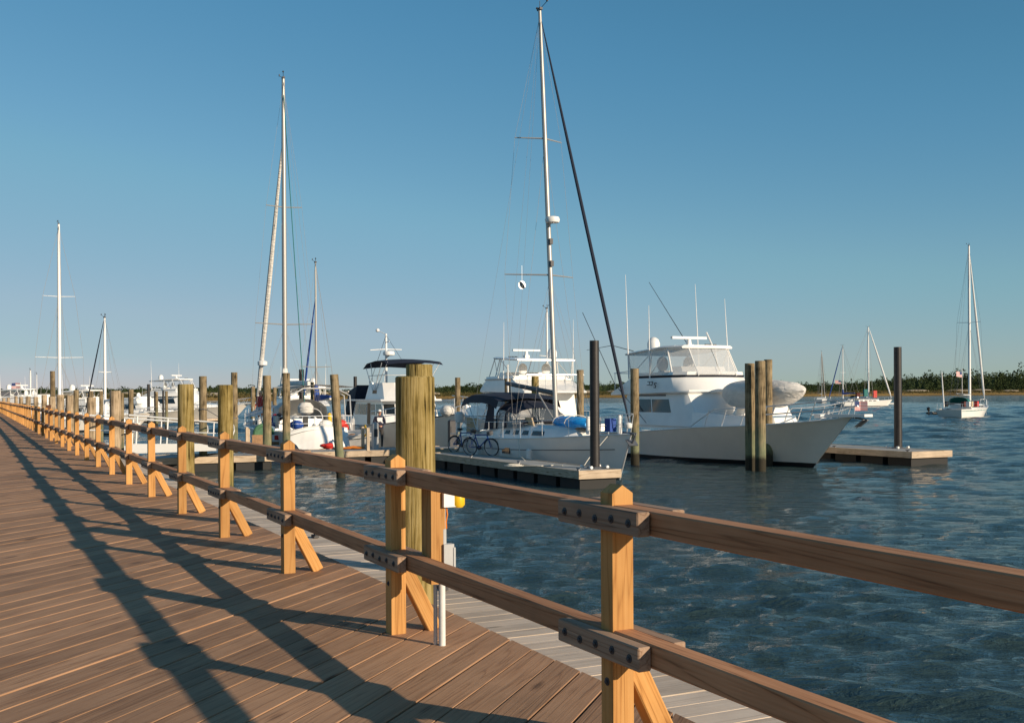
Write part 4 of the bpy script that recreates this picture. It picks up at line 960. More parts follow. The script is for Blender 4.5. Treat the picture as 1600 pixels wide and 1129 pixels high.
        for x, y, hh, rk in ((-3.4, -0.78, 4.9, -0.25), (-1.5, -0.82, 3.3, -0.05), (-3.2, 0.80, 4.6, -0.3), (-0.9, 0.80, 3.7, -0.3)) if detail > 1 else ((-3.4, -0.78, 3.6, -0.1), (-2.4, 0.8, 3.4, -0.1)):
            b0 = Vector((X(x), y * h, 3.6 * k)); top = b0 + Vector((rk, 0, hh * k)); g = MB(); g.tube([b0, b0.lerp(top, 0.5), top], [0.035, 0.026, 0.009], 6); g.build('outrigger' if hh > 4 else 'antenna', 'mast_white', root, True)
        if detail > 1:
            g = MB(); g.tube([(X(-1.5), 0.2, 5.0 * k), (X(-5.3), 0.5, 8.4 * k)], [0.02, 0.012], 5); g.build('fishing_rod', 'galv_dark', root)
            g = MB(); g.tube([(X(-3.3), -0.7 * h, 4.9 * k), (X(-5.2), -0.7 * h, 5.25 * k), (X(-7.2), -0.8 * h, 5.1 * k)], [0.02, 0.016, 0.01], 5); g.tube([(X(-7.6), -0.8 * h, 7.0 * k), (X(-4.4), -0.85 * h, 3.4 * k), (X(-1.5), -0.9 * h, 1.6 * k)], 0.016, 5); g.build('outrigger_stay', 'galv_dark', root)
            g = MB(); g.tube([(X(0.1), 0.3, 4.98 * k), (X(-0.3), 0.25, 5.65 * k)], 0.04, 6); g.build('horn', 'white_paint', ht)
    # cockpit and ladder at the stern
    g = MB(); g.box((X(-3.75), 0, 2.2 * k), (0.06, h * 1.35, 1.4 * k)); g.build('cockpit_bulkhead', house_mat, root)
    g = MB(); g.panel([(X(-3.78), 0.4 * h, 1.3 * k), (X(-3.78), -0.4 * h, 1.3 * k), (X(-3.78), -0.4 * h, 2.9 * k), (X(-3.78), 0.4 * h, 2.9 * k)], 0.3, 0.85, 0.1, 0.9, 0.02, 0.03); g.build('cockpit_door', 'tint_glass', root)
    g = MB()
    for y in (0.45, 0.62): g.tube([(X(-5.2), y * h, 1.0 * k), (X(-4.4), y * h, 3.3 * k)], 0.02, 5)
    for i in range(6): f = i / 5; g.tube([(X(-5.2 + 0.8 * f), 0.45 * h, (1.0 + 2.3 * f) * k), (X(-5.2 + 0.8 * f), 0.62 * h, (1.0 + 2.3 * f) * k)], 0.016, 5)
    g.build('flybridge_ladder', 'white_paint', root)
    g = MB()
    for y in (-0.7, -0.25, 0.25, 0.7): g.tube([(X(-4.95), y * h, 3.05 * k), (X(-4.95), y * h, 3.9 * k)], 0.016, 5)
    g.tube([(X(-3.5), -0.72 * h, 3.98 * k), (X(-4.95), -0.72 * h, 3.9 * k), (X(-4.95), 0.72 * h, 3.9 * k), (X(-3.5), 0.72 * h, 3.98 * k)], 0.02, 6); g.build('flybridge_rail', 'stainless', fb, True)
    # bow rail, pulpit, anchor
    zb = sh(1.0)
    for side in (-1, 1):
        for nm, up in (('top_rail', 0.72 * k),) + ((('mid_rail', 0.40 * k),) if detail > 1 else ()):
            pts = sheer_pts(P, 0.52, 0.985, side, 9, 0.93, up)
            for i, q in enumerate(pts): q.z = q.z - (up * max(0, 1 - i / 2.0) if nm == 'top_rail' else 0) ; q.x += 0.25 * up
            if nm == 'mid_rail': pts = pts[4:]
            pts.append(Vector((L / 2 + 0.55 * k, side * 0.22, zb + up + 0.02))); g = MB(); g.tube(pts, 0.026, 6); g.build(nm, 'stainless', root, True)
        for i in range(7):
            s_ = 0.60 + i * 0.062; q = P(s_, 6, side); g = MB(); g.tube([(q[0] - 0.1, q[1] * 0.93, q[2] - 0.04), (q[0] + 0.26 * k, q[1] * 0.93, q[2] + 0.72 * k)], 0.018, 5); g.build('stanchion', 'stainless', root)
    g = MB(); g.loft([[(L / 2 - 0.9 * k, -0.36, zb - 0.02), (L / 2 - 0.9 * k, 0.36, zb - 0.02), (L / 2 - 0.9 * k, 0.36, zb + 0.10), (L / 2 - 0.9 * k, -0.36, zb + 0.10)], [(L / 2 + 0.85 * k, -0.2, zb + 0.02), (L / 2 + 0.85 * k, 0.2, zb + 0.02), (L / 2 + 0.85 * k, 0.2, zb + 0.12), (L / 2 + 0.85 * k, -0.2, zb + 0.12)]]); g.build('bow_pulpit', house_mat, root)
    g = MB(); g.tube([(L / 2 + 0.1, 0, zb - 0.02), (L / 2 + 0.8 * k, 0, zb - 0.10)], 0.035, 6); g.box((L / 2 + 0.5 * k, 0, zb - 0.22), (0.5, 0.30, 0.03), Matrix.Rotation(-0.55, 3, 'Y')); g.tube([(L / 2 + 0.75 * k, 0, zb - 0.08), (L / 2 + 0.2 * k, 0, zb - 0.42)], [0.03, 0.012], 5); g.build('anchor', 'galv', root)
    g = MB(); g.lathe([(0.14, 0), (0.14, 0.1), (0.08, 0.14), (0.08, 0.24), (0.11, 0.28)], (L / 2 - 1.3 * k, 0, zb - 0.06), 10); g.box((L / 2 - 1.8 * k, 0.1, zb + 0.0), (0.35, 0.3, 0.16)); g.build('windlass', 'stainless', root, True)
    if cover:
        # dinghy under a fitted canvas cover on chocks
        g = MB(); rings = []; n = 20; rng = random.Random(2)
        for i in range(15):
            f = i / 14; x = X(1.3) + (0.5 + 4.35 * f) * k; e = max(0.02, 1 - abs(2 * (0.06 + 0.935 * f) - 1) ** 3.6) ** 0.5; w_ = 0.88 * e; hh = 1.05 * e * (1 - 0.18 * f); zc = 2.86 * k + 0.06 * f
            ring_ = []
            for q in range(n):
                an = 2 * math.pi * q / n; cz = math.sin(an); ring_.append(Vector((x + (0.16 * cz if f > 0.8 else 0.0), w_ * math.copysign(abs(math.cos(an)) ** 0.8, math.cos(an)) * (1 + 0.28 * min(0, cz)) * (1 + 0.025 * rng.uniform(-1, 1)), zc + hh * (0.66 * cz if cz < 0 else 0.50 * cz ** 0.6 + 0.10 * cz ** 6) * (1 + 0.035 * rng.uniform(-1, 1)))))
            rings.append(ring_)
        g.loft(rings); dg = g.build('dinghy_cover', 'cover_white', root, True)
        dg.rotation_euler = (0, 0, R(0))
        for x in (2.6, 5.0):
            g = MB(); g.loft([[(X(x) - 0.1, -0.5, 2.0 * k), (X(x) + 0.1, -0.5, 2.0 * k), (X(x) + 0.1, 0.5, 2.0 * k), (X(x) - 0.1, 0.5, 2.0 * k)], [(X(x) - 0.06, -0.3, 2.38 * k), (X(x) + 0.06, -0.3, 2.38 * k), (X(x) + 0.06, 0.3, 2.38 * k), (X(x) - 0.06, 0.3, 2.38 * k)]]); g.build('dinghy_chock', house_mat, root)
        g = MB(); g.tube([(X(4.4), -1.0, 2.1 * k), (X(4.4), -1.0, 2.85 * k), (X(4.55), -0.95, 3.0 * k)], 0.05, 6); g.sphere((X(4.4), -1.0, 2.55 * k), 0.12, 8, 6); g.build('davit', 'white_paint', root, True)
    return root, P, sh
YB = pix(1331, 655, 40.6)
ry, Py, shy = flybridge('motor_yacht', 'large white flybridge motor yacht with covered dinghy on its foredeck', YB, 15.5, FWD)
# emblem on the flybridge side: two small open squares and a curl
g = MB()
def onside(u, v): return Vector((-2.85 + u, -2.10 + v * 0.2, 3.30 + v * 0.75))
for u0 in (0.0, 0.24):
    for a, b in (((0, 0.2), (0.18, 0.2)), ((0.18, 0.2), (0.18, 0)), ((0, 0), (0.18, 0))): g.tube([onside(u0 + a[0], a[1]), onside(u0 + b[0], b[1])], 0.018, 5)
g.tube([onside(0.74, 0.10), onside(0.62, 0.12), onside(0.60, 0.02), onside(0.74, -0.05), onside(0.72, -0.16), onside(0.60, -0.15)], 0.022, 5)
g.build('emblem', 'black', ry)
# bow flag
g = MB(); c = (15.5 / 2 + 0.35, -0.20, 2.24); g.add([(0, 0, 0), (0.46, -0.06, 0.0), (0.46, -0.06, 0.34), (0, 0, 0.34), (0.23, 0.05, 0.0), (0.23, 0.05, 0.34)], [(0, 4, 5, 3), (4, 1, 2, 5)])
fo = g.build('bow_flag', 'flag', ry); fo.location = c; fo.rotation_euler = (0, 0, R(62))
g = MB(); g.tube([(15.5 / 2 + 0.35, -0.2, 1.95), (15.5 / 2 + 0.35, -0.2, 2.75)], 0.012, 5); g.build('flag_staff', 'stainless', ry)
rb_, Pb, shb = flybridge('motor_yacht', 'white flybridge motor yacht seen from astern behind the near sloop', pix(716, 640, 78.0), 16.2, U, detail=1, cover=False, B=5.4)
flybridge('motor_yacht', 'distant white motor yacht with its bow right behind stout olive pilings', pix(388, 623, 128), 15.5, Vector((0.93, -0.36, 0)).normalized(), detail=1, cover=False)
flybridge('motor_yacht', 'distant white motor yacht beside the small bare white mast at left', pix(238, 640, 104), 11.0, Vector((0.96, -0.27, 0)).normalized(), detail=1, cover=False, B=4.0, hardtop=True)
flybridge('motor_yacht', 'distant white motor yacht left of the gangway behind cut-off pilings', pix(166, 634, 112), 12.0, Vector((0.98, -0.2, 0)).normalized(), detail=1, cover=False, B=4.2, hardtop=False)
flybridge('motor_yacht', 'white motor yacht half hidden behind the cluttered cruising sailboat', pix(430, 634, 92), 11.5, U, detail=1, cover=False, B=4.2)
flybridge('motor_yacht', 'distant white motor yacht right of the tall black piling beyond the gangway', pix(296, 640, 122), 11.0, Vector((0.9, -0.42, 0)).normalized(), detail=1, cover=False, B=4.0, hardtop=False)
flybridge('motor_yacht', 'distant white motor yacht under the tall white mast at far left', pix(122, 636, 126), 12.0, Vector((0.95, -0.3, 0)).normalized(), detail=1, cover=False, B=4.0)
# ------------------------------------------------------------------ trawler
def make_trawler():
    L = 13.6; root = boat('trawler', 'white trawler yacht with navy bimini behind the thick foreground piling', 'motor yacht', pix(722, 650, 52.5), L)
    sh = lambda s: 1.25 + 0.75 * max(0, (s - 0.3) / 0.7) ** 1.6
    P, ss = hull(root, L, 4.0, sh, rake=1.1, tr=0, tw=0.9, s0=0.45, p=2.3, wl=0.93, bowwl=0.5, mat='gelcoat_warm', boot='navy', bottom='navy', stripe='boom_grey')
    n0 = set(bpy.data.objects)
    def ring(x0, x1, w_, z, r=0.35): return [(x0, -w_, z), (x1 - r, -w_, z), (x1, -w_ * 0.6, z), (x1, w_ * 0.6, z), (x1 - r, w_, z), (x0, w_, z)]
    a, b = ring(-3.6, 2.2, 1.62, 1.2), ring(-3.5, 1.6, 1.50, 2.75)
    g = MB(); g.loft([a, b]); g.build('deckhouse', 'gelcoat', root)
    g = MB(); g.loft([ring(-5.2, 2.1, 1.75, 2.752), ring(-5.2, 2.0, 1.75, 2.86)]); g.build('boat_deck', 'gelcoat', root)
    q = [a[0], a[1], b[1], b[0]]
    for u0, u1, m_ in ((0.05, 0.20, 'tint_glass'), (0.22, 0.46, 'window_wood'), (0.60, 0.74, 'window_wood'), (0.78, 0.95, 'tint_glass')):
        g = MB(); g.panel(q, u0, u1, 0.46, 0.88, 0.012, 0.03); g.build('side_window', m_, root)
    g = MB(); g.panel(q, 0.49, 0.585, 0.08, 0.92, 0.02, 0.04); g.build('side_door', 'teak', root)
    for i, j in ((1, 2), (2, 3), (3, 4)):
        g = MB(); g.panel([a[i], a[j], b[j], b[i]], 0.08, 0.92, 0.5, 0.88, 0.012, 0.03); g.build('front_window', 'tint_glass', root)
    a, b = ring(-1.6, 1.9, 1.5, 2.862), ring(-1.3, 1.2, 1.35, 3.85)
    g = MB(); g.loft([a, b]); g.build('flybridge', 'gelcoat', root)
    g = MB(); g.panel([a[0], a[1], b[1], b[0]], 0.35, 0.6, 0.35, 0.55, 0.01, 0.02); g.build('name_board', 'teak', root)
    g = MB(); g.tube([(-1.3, -1.35, 4.3), (1.15, -1.3, 4.3), (1.3, 0, 4.3), (1.15, 1.3, 4.3), (-1.3, 1.35, 4.3)], 0.02, 6)
    for x, y in ((-1.3, -1.35), (0, -1.35), (1.1, -1.3), (1.1, 1.3), (0, 1.35)): g.tube([(x, y, 3.8), (x, y, 4.3)], 0.018, 5)
    g.build('flybridge_rail', 'stainless', root, True)
    g = MB(); g.loft([[Vector((x, y, 5.18 + z - 0.12 * (y / 1.5) ** 2)) for y in (-1.6, -1, 0, 1, 1.6)] for x, z in ((-1.7, -0.32), (-1.0, 0.0), (0.4, 0.12), (1.9, 0.05), (2.3, -0.15))], closed=False); bi = g.build('bimini', 'navy', root, True)
    g = MB()
    for x0, x1 in ((-0.6, -1.6), (-0.4, -0.6), (-0.2, 1.2), (0.0, 2.1)):
        for y in (-1.5, 1.5): g = MB(); g.tube([(x0, y * 0.95, 3.4), (x1, y, 5.05)], 0.02, 5); g.build('bimini_strut', 'stainless', bi)
    # aft canvas enclosure
    g = MB(); g.loft([[(-5.0, -1.6, 2.0), (-3.55, -1.62, 2.0), (-3.55, 1.62, 2.0), (-5.0, 1.6, 2.0)], [(-4.9, -1.4, 3.35), (-3.0, -1.5, 3.75), (-3.0, 1.5, 3.75), (-4.9, 1.4, 3.35)]]); g.build('aft_canopy', 'navy', root)
    g = MB(); g.loft([[(-5.7, -1.5, 1.75), (-3.5, -1.6, 2.15), (-3.5, 1.6, 2.15), (-5.7, 1.5, 1.75)], [(-5.6, -1.3, 2.1), (-3.5, -1.4, 2.75), (-3.5, 1.4, 2.75), (-5.6, 1.3, 2.1)]]); g.build('cockpit_cover', 'navy', root)
    # signal mast
    g = MB(); g.tube([(-2.3, 0, 2.8), (-2.3, 0, 7.0)], [0.09, 0.06], 8); g.build('mast', 'mast_white', root, True)
    g = MB(); g.tube([(-2.3, -0.95, 5.95), (-2.3, 0, 6.02), (-2.3, 0.95, 6.0)], 0.03, 6); g.tube([(-2.3, 0, 6.45), (-1.75, 0, 6.5)], 0.03, 6); g.tube([(-2.3, 0, 6.95), (-2.8, -0.25, 7.2)], 0.02, 5); g.sphere((-2.88, -0.3, 7.24), 0.12, 8, 6); g.build('crosstrees', 'mast_white', root, True)
    g = MB(); g.lathe([(0.2, -0.13), (0.32, -0.10), (0.34, 0.02), (0.30, 0.14), (0.1, 0.18)], (-1.85, 0, 5.72), 14); g.tube([(-2.3, 0, 5.5), (-1.85, 0, 5.58)], 0.05, 5); g.build('radar_dome', 'white_paint', root, True)
    g = MB(); g.tube([(-2.3, 0, 6.9), (-5.0, -0.2, 3.4)], 0.014, 4); g.tube([(-2.3, 0, 6.9), (2.5, 0, 3.8)], 0.010, 4); g.tube([(-5.3, -0.2, 3.2), (-4.1, -0.2, 2.9)], 0.04, 5); g.build('stays', 'galv_dark', root)
    for o in set(bpy.data.objects) - n0:
        if o.parent == root: o.data.transform(Matrix.Translation((-1.65, 0, 0.12)) @ Matrix.Diagonal((1, 1, 0.9, 1)))
        elif o.parent is not None: o.data.transform(Matrix.Translation((-1.65, 0, 0.12)) @ Matrix.Diagonal((1, 1, 0.9, 1)))
    lifelines(root, P, 0.42, 0.97, 7, 0.75, (0.75, 0.4), r=0.02)
    g = MB(); g.sphere((L / 2 - 0.9, -0.4, 2.12), (0.42, 0.34, 0.30), 12, 8); g.build('covered_windlass', 'cover_white', root, True)
    g = MB(); g.loft([[(L / 2 - 2.6, -1.15, 1.7), (L / 2 - 1.7, -1.0, 1.75), (L / 2 - 1.7, -0.6, 1.75), (L / 2 - 2.6, -0.7, 1.7)], [(L / 2 - 2.5, -1.08, 2.2), (L / 2 - 1.85, -0.97, 2.2), (L / 2 - 1.85, -0.66, 2.2), (L / 2 - 2.5, -0.76, 2.2)]]); g.build('deck_box', 'gelcoat', root, True)
    for s_ in (0.3, 0.55, 0.8):
        q = Vector(P(s_, 6, -1)); g = MB(); g.lathe([(0.03, 0.34), (0.13, 0.26), (0.13, -0.26), (0.03, -0.34)], (q.x, q.y - 0.13, 0.9), 10); g.build('fender', 'white_vinyl', root, True)
make_trawler()
# ------------------------------------------------------------------ cruising sailboat, stern to the camera, and its neighbours
def make_cruiser():
    L = 13.6; stern = gnd(503, 700, 0.0); stern = Vector((stern.x, 51.0 * 1.0, 0)); stern.x = (505 - 800) / F * 51.0
    bow = stern + U * L
    root = boat('cruising_sailboat', 'cluttered white cruising sailboat with white furled headsail and stern arch', 'sailboat', bow, L, U)
    sh = lambda s: 1.2 + 0.4 * s ** 2
    P, ss = hull(root, L, 4.1, sh, rake=1.2, tr=0.5, tw=0.78, s0=0.45, p=2.0, mat='gelcoat', boot='navy', bottom='navy')
    def ring(x0, x1, w_, z): return [(x0, -w_, z), (x1 - 0.9, -w_ * 0.9, z), (x1, -w_ * 0.45, z), (x1, w_ * 0.45, z), (x1 - 0.9, w_ * 0.9, z), (x0, w_, z)]
    g = MB(); g.loft([ring(-3.0, 3.4, 1.35, 1.15), ring(-2.9, 3.0, 1.15, 1.75)]); g.build('cabin', 'gelcoat', root, True)
    for x in (-2.0, -0.8, 0.6, 1.8):
        for s_ in (-1, 1): g = MB(); g.box((x, s_ * 1.22, 1.5), (0.6, 0.10, 0.2)); g.build('cabin_window', 'tint_glass', root)
    M = rig(root, -L / 2 + 7.0, 1.75, 19.6, 0.125, 0.0, 'mast_grey', ((0.275, 1.55, 0.05), (0.62, 0.95, 0.05)), bow=(L / 2 - 0.1, 0, 1.8), stern=(-L / 2 + 0.1, 0, 1.6), chain=1.85, zc=1.3, jib='cover_white', jr=0.11, wr=0.006, forestay_top=0.83,
            boom=(4.6, 3.3, 0.1), boom_mat='mast_white', cover='cover_white')
    q = Vector((L / 2 - 0.1, 0, 1.8)).lerp(M(1.75 + 17.85 * 0.83), 0.20); g = MB(); g.lathe([(0.1, -0.15), (0.27, -0.1), (0.28, 0.1), (0.12, 0.18)], q + Vector((-0.25, 0, 0)), 12); g.build('radar_dome', 'white_paint', root, True)
    g = MB(); g.tube([M(18.9), Vector((-L / 2 + 0.5, 0.7, 1.6))], 0.022, 5); g.build('blue_halyard', 'teal', root)
    # stern arch with solar panel
    xs = -L / 2 + 0.5
    g = MB()
    for x in (xs, xs + 0.9): g.tube([(x, -1.55, 1.2), (x, -1.45, 2.9), (x, -0.8, 3.25), (x, 0.8, 3.25), (x, 1.45, 2.9), (x, 1.55, 1.2)], 0.035, 7)
    for y in (-1.4, -0.7, 0, 0.7, 1.4): g.tube([(xs, y, 3.1), (xs + 0.9, y, 3.1)], 0.025, 6)
    g.build('stern_arch', 'stainless', root, True)
    g = MB(); g.loft([[Vector((x, y, 3.42 - 0.10 * (y / 1.6) ** 2)) for y in (-1.75, -0.9, 0, 0.9, 1.75)] for x in (xs - 0.2, xs + 3.2)], closed=False); g.build('bimini', 'cover_white', root, True)
    g = MB(); g.loft([[Vector((x, -w_ * math.cos(math.pi * i / 8), z0 + (z1 - z0) * math.sin(math.pi * i / 8) ** 0.5)) for i in range(9)] for x, w_, z0, z1 in ((-1.6, 1.2, 1.75, 1.85), (-2.3, 1.3, 1.7, 2.7), (-3.3, 1.3, 1.6, 2.75))], closed=False); g.build('dodger', 'grey_box', root, True)
    # gear on the rails: covered outboard, wheel, cans, life sling, bundles
    g = MB(); g.lathe([(0.18, 0), (0.36, 0.12), (0.38, 0.4), (0.24, 0.58), (0.0, 0.62)], (xs - 0.15, 0.75, 2.0), 12); ob_ = g.build('covered_outboard', 'cover_white', root, True)
    g = MB(); g.box((xs - 0.15, 0.75, 1.6), (0.18, 0.2, 0.9)); g.build('outboard_leg', 'black', root)
    lifelines(root, P, 0.02, 0.96, 10, 0.7, (0.7, 0.36), r=0.016)
    rng = random.Random(9); pal = ['white_vinyl', 'sail_blue', 'red', 'green', 'tan', 'grey_box', 'yellow', 'navy', 'white_vinyl', 'teak', 'cover_white', 'stainless']
    for i in range(26):
        s_ = rng.uniform(0.0, 0.42); sd = rng.choice((-1, 1)); q = P(s_, 6, sd); c = (q[0] + rng.uniform(-0.1, 0.1), q[1] * rng.uniform(0.75, 0.97), q[2] + rng.uniform(0.1, 0.75)); g = MB()
        t_ = rng.random()
        if t_ < 0.35: g.lathe([(0.02, -0.28), (0.11, -0.2), (0.11, 0.2), (0.02, 0.28)], c, 9); nm = 'fender'
        elif t_ < 0.7: g.box(c, (rng.uniform(0.2, 0.5), rng.uniform(0.12, 0.25), rng.uniform(0.2, 0.42)), Matrix.Rotation(rng.uniform(-0.3, 0.3), 3, 'X')); nm = 'jerry_can'
        else: g.sphere(c, (rng.uniform(0.2, 0.4), 0.18, rng.uniform(0.14, 0.28)), 9, 6); nm = 'gear_bundle'
        g.build(nm, rng.choice(pal), root, True)
    for y, mt in ((-0.9, 'red'), (-0.2, 'white_vinyl'), (1.2, 'sail_blue')):
        g = MB(); g.sphere((xs - 0.25, y, 1.55), (0.18, 0.35, 0.22), 9, 6); g.build('gear_bundle', mt, root, True)
    g = MB(); g.tube([Vector((xs + 1.3, 0.5 * math.cos(q * 0.393), 1.8 + 0.5 * math.sin(q * 0.393))) for q in range(16)], 0.022, 6, closed=True); g.build('steering_wheel', 'stainless', root)
    g = MB()
    for z in (1.6, 1.95): g.tube([(xs + 1.0, -1.6, z), (xs - 0.35, -1.45, z), (xs - 0.4, 1.45, z), (xs + 1.0, 1.6, z)], 0.018, 6)
    for y in (-1.4, -0.5, 0.4, 1.4): g.tube([(xs - 0.35, y, 1.1), (xs - 0.38, y, 1.95)], 0.018, 5)
    g.build('stern_rail', 'stainless', root, True)
    # blue and white awning on the foredeck
    g = MB(); g.loft([[Vector((x, y, 1.9 + 0.5 * (1 - abs(y) / 1.1))) for y in (-1.3, 0, 1.3)] for x in (1.5, 4.4)], closed=False); g.build('foredeck_awning', 'grey_box', root)
    return root, P
rc, Pc = make_cruiser()
def dinghy(name, label, loc, rz, L=2.9, mat='gelcoat', motor=False, tilt=0.0, inflatable=False):
    root = thing(name, label, 'dinghy', loc, rz); root.rotation_euler = (tilt, 0, rz)
    if inflatable:
        g = MB(); pts = [(-L / 2, -0.55, 0.3), (L * 0.2, -0.58, 0.32), (L * 0.42, -0.32, 0.42), (L / 2, 0, 0.48), (L * 0.42, 0.32, 0.42), (L * 0.2, 0.58, 0.32), (-L / 2, 0.55, 0.3)]; g.tube(pts, [0.12] + [0.21] * 5 + [0.12], 10); g.build('tube', mat, root, True)
        g = MB(); g.loft([[(-L / 2 + 0.1, -0.4, 0.12), (-L / 2 + 0.1, 0.4, 0.12), (-L / 2 + 0.1, 0.4, 0.2), (-L / 2 + 0.1, -0.4, 0.2)], [(L * 0.38, -0.2, 0.15), (L * 0.38, 0.2, 0.15), (L * 0.38, 0.2, 0.22), (L * 0.38, -0.2, 0.22)]]); g.build('floor', 'grey_box', root)
        g = MB(); g.box((-L / 2 + 0.15, 0, 0.32), (0.06, 0.9, 0.4)); g.build('transom', 'grey_box', root)
    else:
        sh = lambda s: 0.48 + 0.15 * s
        hull(root, L, 1.35, sh, rake=0.5, tr=0.05, tw=0.85, p=2.0, mat=mat, boot=mat, bottom=mat, n=14, deck='grey_box', deck_drop=0.16, boot_h=0.05)
        g = MB(); g.box((-0.3, 0, 0.4), (0.25, 1.1, 0.05)); g.build('thwart', 'teak', root)
    if motor:
        g = MB(); g.sphere((-L / 2 - 0.15, 0, 0.85), (0.24, 0.17, 0.24), 10, 8); g.box((-L / 2 - 0.12, 0, 0.45), (0.14, 0.12, 0.7)); g.build('outboard_motor', 'black', root, True)
    return root
# white dinghies hauled up on the main dock by the cruiser's stern
c = gnd(489, 700.5, DOCK); dn = dinghy('hard_dinghy', 'white hard dinghy tipped on its side on the main dock', (c.x, c.y + 0.9, DOCK + 0.12), math.atan2(-0.55, -0.84), 2.9, 'gelcoat', tilt=R(38))
c = gnd(560, 699, DOCK); dinghy('hard_dinghy', 'white dinghy lying stern-on behind the leaning piling', (c.x - 0.5, c.y + 1.4, DOCK + 0.05), math.atan2(-0.5, 0.86), 3.2, 'gelcoat', tilt=R(10))
# ------------------------------------------------------------------ simpler sailboats
def sailboat(name, label, mast_px, top_px, dist_, L, heading, mast_r=0.08, mat='mast_white', spreaders=((0.5, 0.9, 0.05),), jib=None, jr=0.06, cover=None, dodger=None, mast_frac=0.55, hull_mat='gelcoat', stripe=None, cabin=True, boomz=2.6, group=None, fst=1.0, extra=None, wr=0.009, boot='navy'):
    """mast_px: photo column of the mast foot; top_px: photo (x, y) of the masthead"""
    heading = heading.normalized()
    foot = pix(mast_px, 600, dist_); top = pix(top_px[0], top_px[1], dist_)
    H = top.z; bow = Vector((foot.x, foot.y, 0)) + heading * (L * (1 - mast_frac))
    root = boat(name, label, 'sailboat', bow, L, heading, group)
    B = L * 0.31; sh = lambda s: 0.95 + 0.035 * L * s ** 2
    P, ss = hull(root, L, B, sh, rake=0.09 * L, tr=0.04 * L, tw=0.72, s0=0.45, p=2.0, mat=hull_mat, boot=boot, bottom=boot, n=16, stripe=stripe)
    mx = -L / 2 + L * mast_frac
    if cabin:
        def ring(x0, x1, w_, z): return [(x0, -w_, z), (x1 - 0.7, -w_ * 0.9, z), (x1, -w_ * 0.4, z), (x1, w_ * 0.4, z), (x1 - 0.7, w_ * 0.9, z), (x0, w_, z)]
        g = MB(); g.loft([ring(-0.2 * L, 0.25 * L, B * 0.34, 0.9), ring(-0.19 * L, 0.22 * L, B * 0.28, 1.5)]); g.build('cabin', hull_mat, root, True)
        for i in range(4):
            for s_ in (-1, 1): g = MB(); g.box((-0.14 * L + i * 0.085 * L, s_ * B * 0.312, 1.25), (0.05 * L, 0.08, 0.16)); g.build('cabin_window', 'tint_glass', root)
    rig(root, mx, 1.3, H, mast_r, 0.0, mat, spreaders, bow=(L / 2 - 0.15, 0, sh(1) + 0.3), stern=(-L / 2 + 0.1, 0, 1.3), chain=B * 0.45, zc=1.0, jib=jib, jr=jr, wr=wr, boom=(L * 0.36, boomz, 0.1), boom_mat=mat, cover=cover, forestay_top=fst)
    if dodger:
        g = MB(); g.loft([[Vector((x, -w_ * math.cos(math.pi * i / 8), z0 + (z1 - z0) * math.sin(math.pi * i / 8) ** 0.5)) for i in range(9)] for x, w_, z0, z1 in ((-0.12 * L, 1.0, 1.5, 1.55), (-0.17 * L, 1.15, 1.45, 2.25), (-0.25 * L, 1.15, 1.4, 2.35))], closed=False); g.build('dodger', dodger, root, True)
    lifelines(root, P, 0.03, 0.95, 6, 0.65, (0.65,), r=0.018)
    g = MB()
    for s_ in (-1, 1): g.tube([Vector(P(0.95, 6, s_)) + Vector((0, 0, 0)), Vector(P(0.95, 6, s_)) + Vector((0.1, 0, 0.65)), Vector((L / 2 + 0.1, 0, sh(1) + 0.68))], 0.02, 5)
    g.tube([Vector(P(0.03, 6, -1)) + Vector((0, 0, 0.65)), Vector((-L / 2 - 0.05, 0, 1.65)), Vector(P(0.03, 6, 1)) + Vector((0, 0, 0.65))], 0.02, 5); g.build('pulpit', 'stainless', root)
    return root, P, sh
sailboat('sailboat', 'moored sailboat with blue sail cover behind the cluttered cruiser', 494, (497, 410), 76, 9.5, U, 0.075, 'mast_grey', ((0.33, 1.1, 0.0),), jib='sail_blue', jr=0.06, cover='sail_blue', mast_frac=0.58, fst=0.78)
sailboat('ketch', 'large yacht with the thick tall white mast at far left', 93, (92, 350), 98, 15, U, 0.155, 'mast_white', ((0.30, 2.0, 0.0), (0.62, 1.35, 0.0)), mast_frac=0.6, wr=0.016)
sailboat('sailboat', 'small yacht with bare white mast and dark forestay at left', 164, (163, 496), 86, 9.0, U + Vector((-0.35, 0, 0)), 0.11, 'mast_white', ((0.45, 0.5, 0.0),), jib='navy', jr=0.045, mast_frac=0.5)
sailboat('sailboat', 'distant yacht whose plain white mast stands left of the tall one', 47.5, (46, 578), 150, 9, U, 0.13, 'mast_white', (), mast_frac=0.55)
sailboat('sailboat', 'distant yacht with the thinnest short mast beside the tall white one', 57.5, (57.3, 584), 170, 9, U, 0.07, 'mast_white', (), mast_frac=0.55)
sailboat('sailboat', 'yacht whose short mast shows right behind the big flybridge boat', 855, (852, 482), 88, 9.5, U, 0.09, 'mast_white', ((0.55, 0.7, 0.0),), mast_frac=0.55)
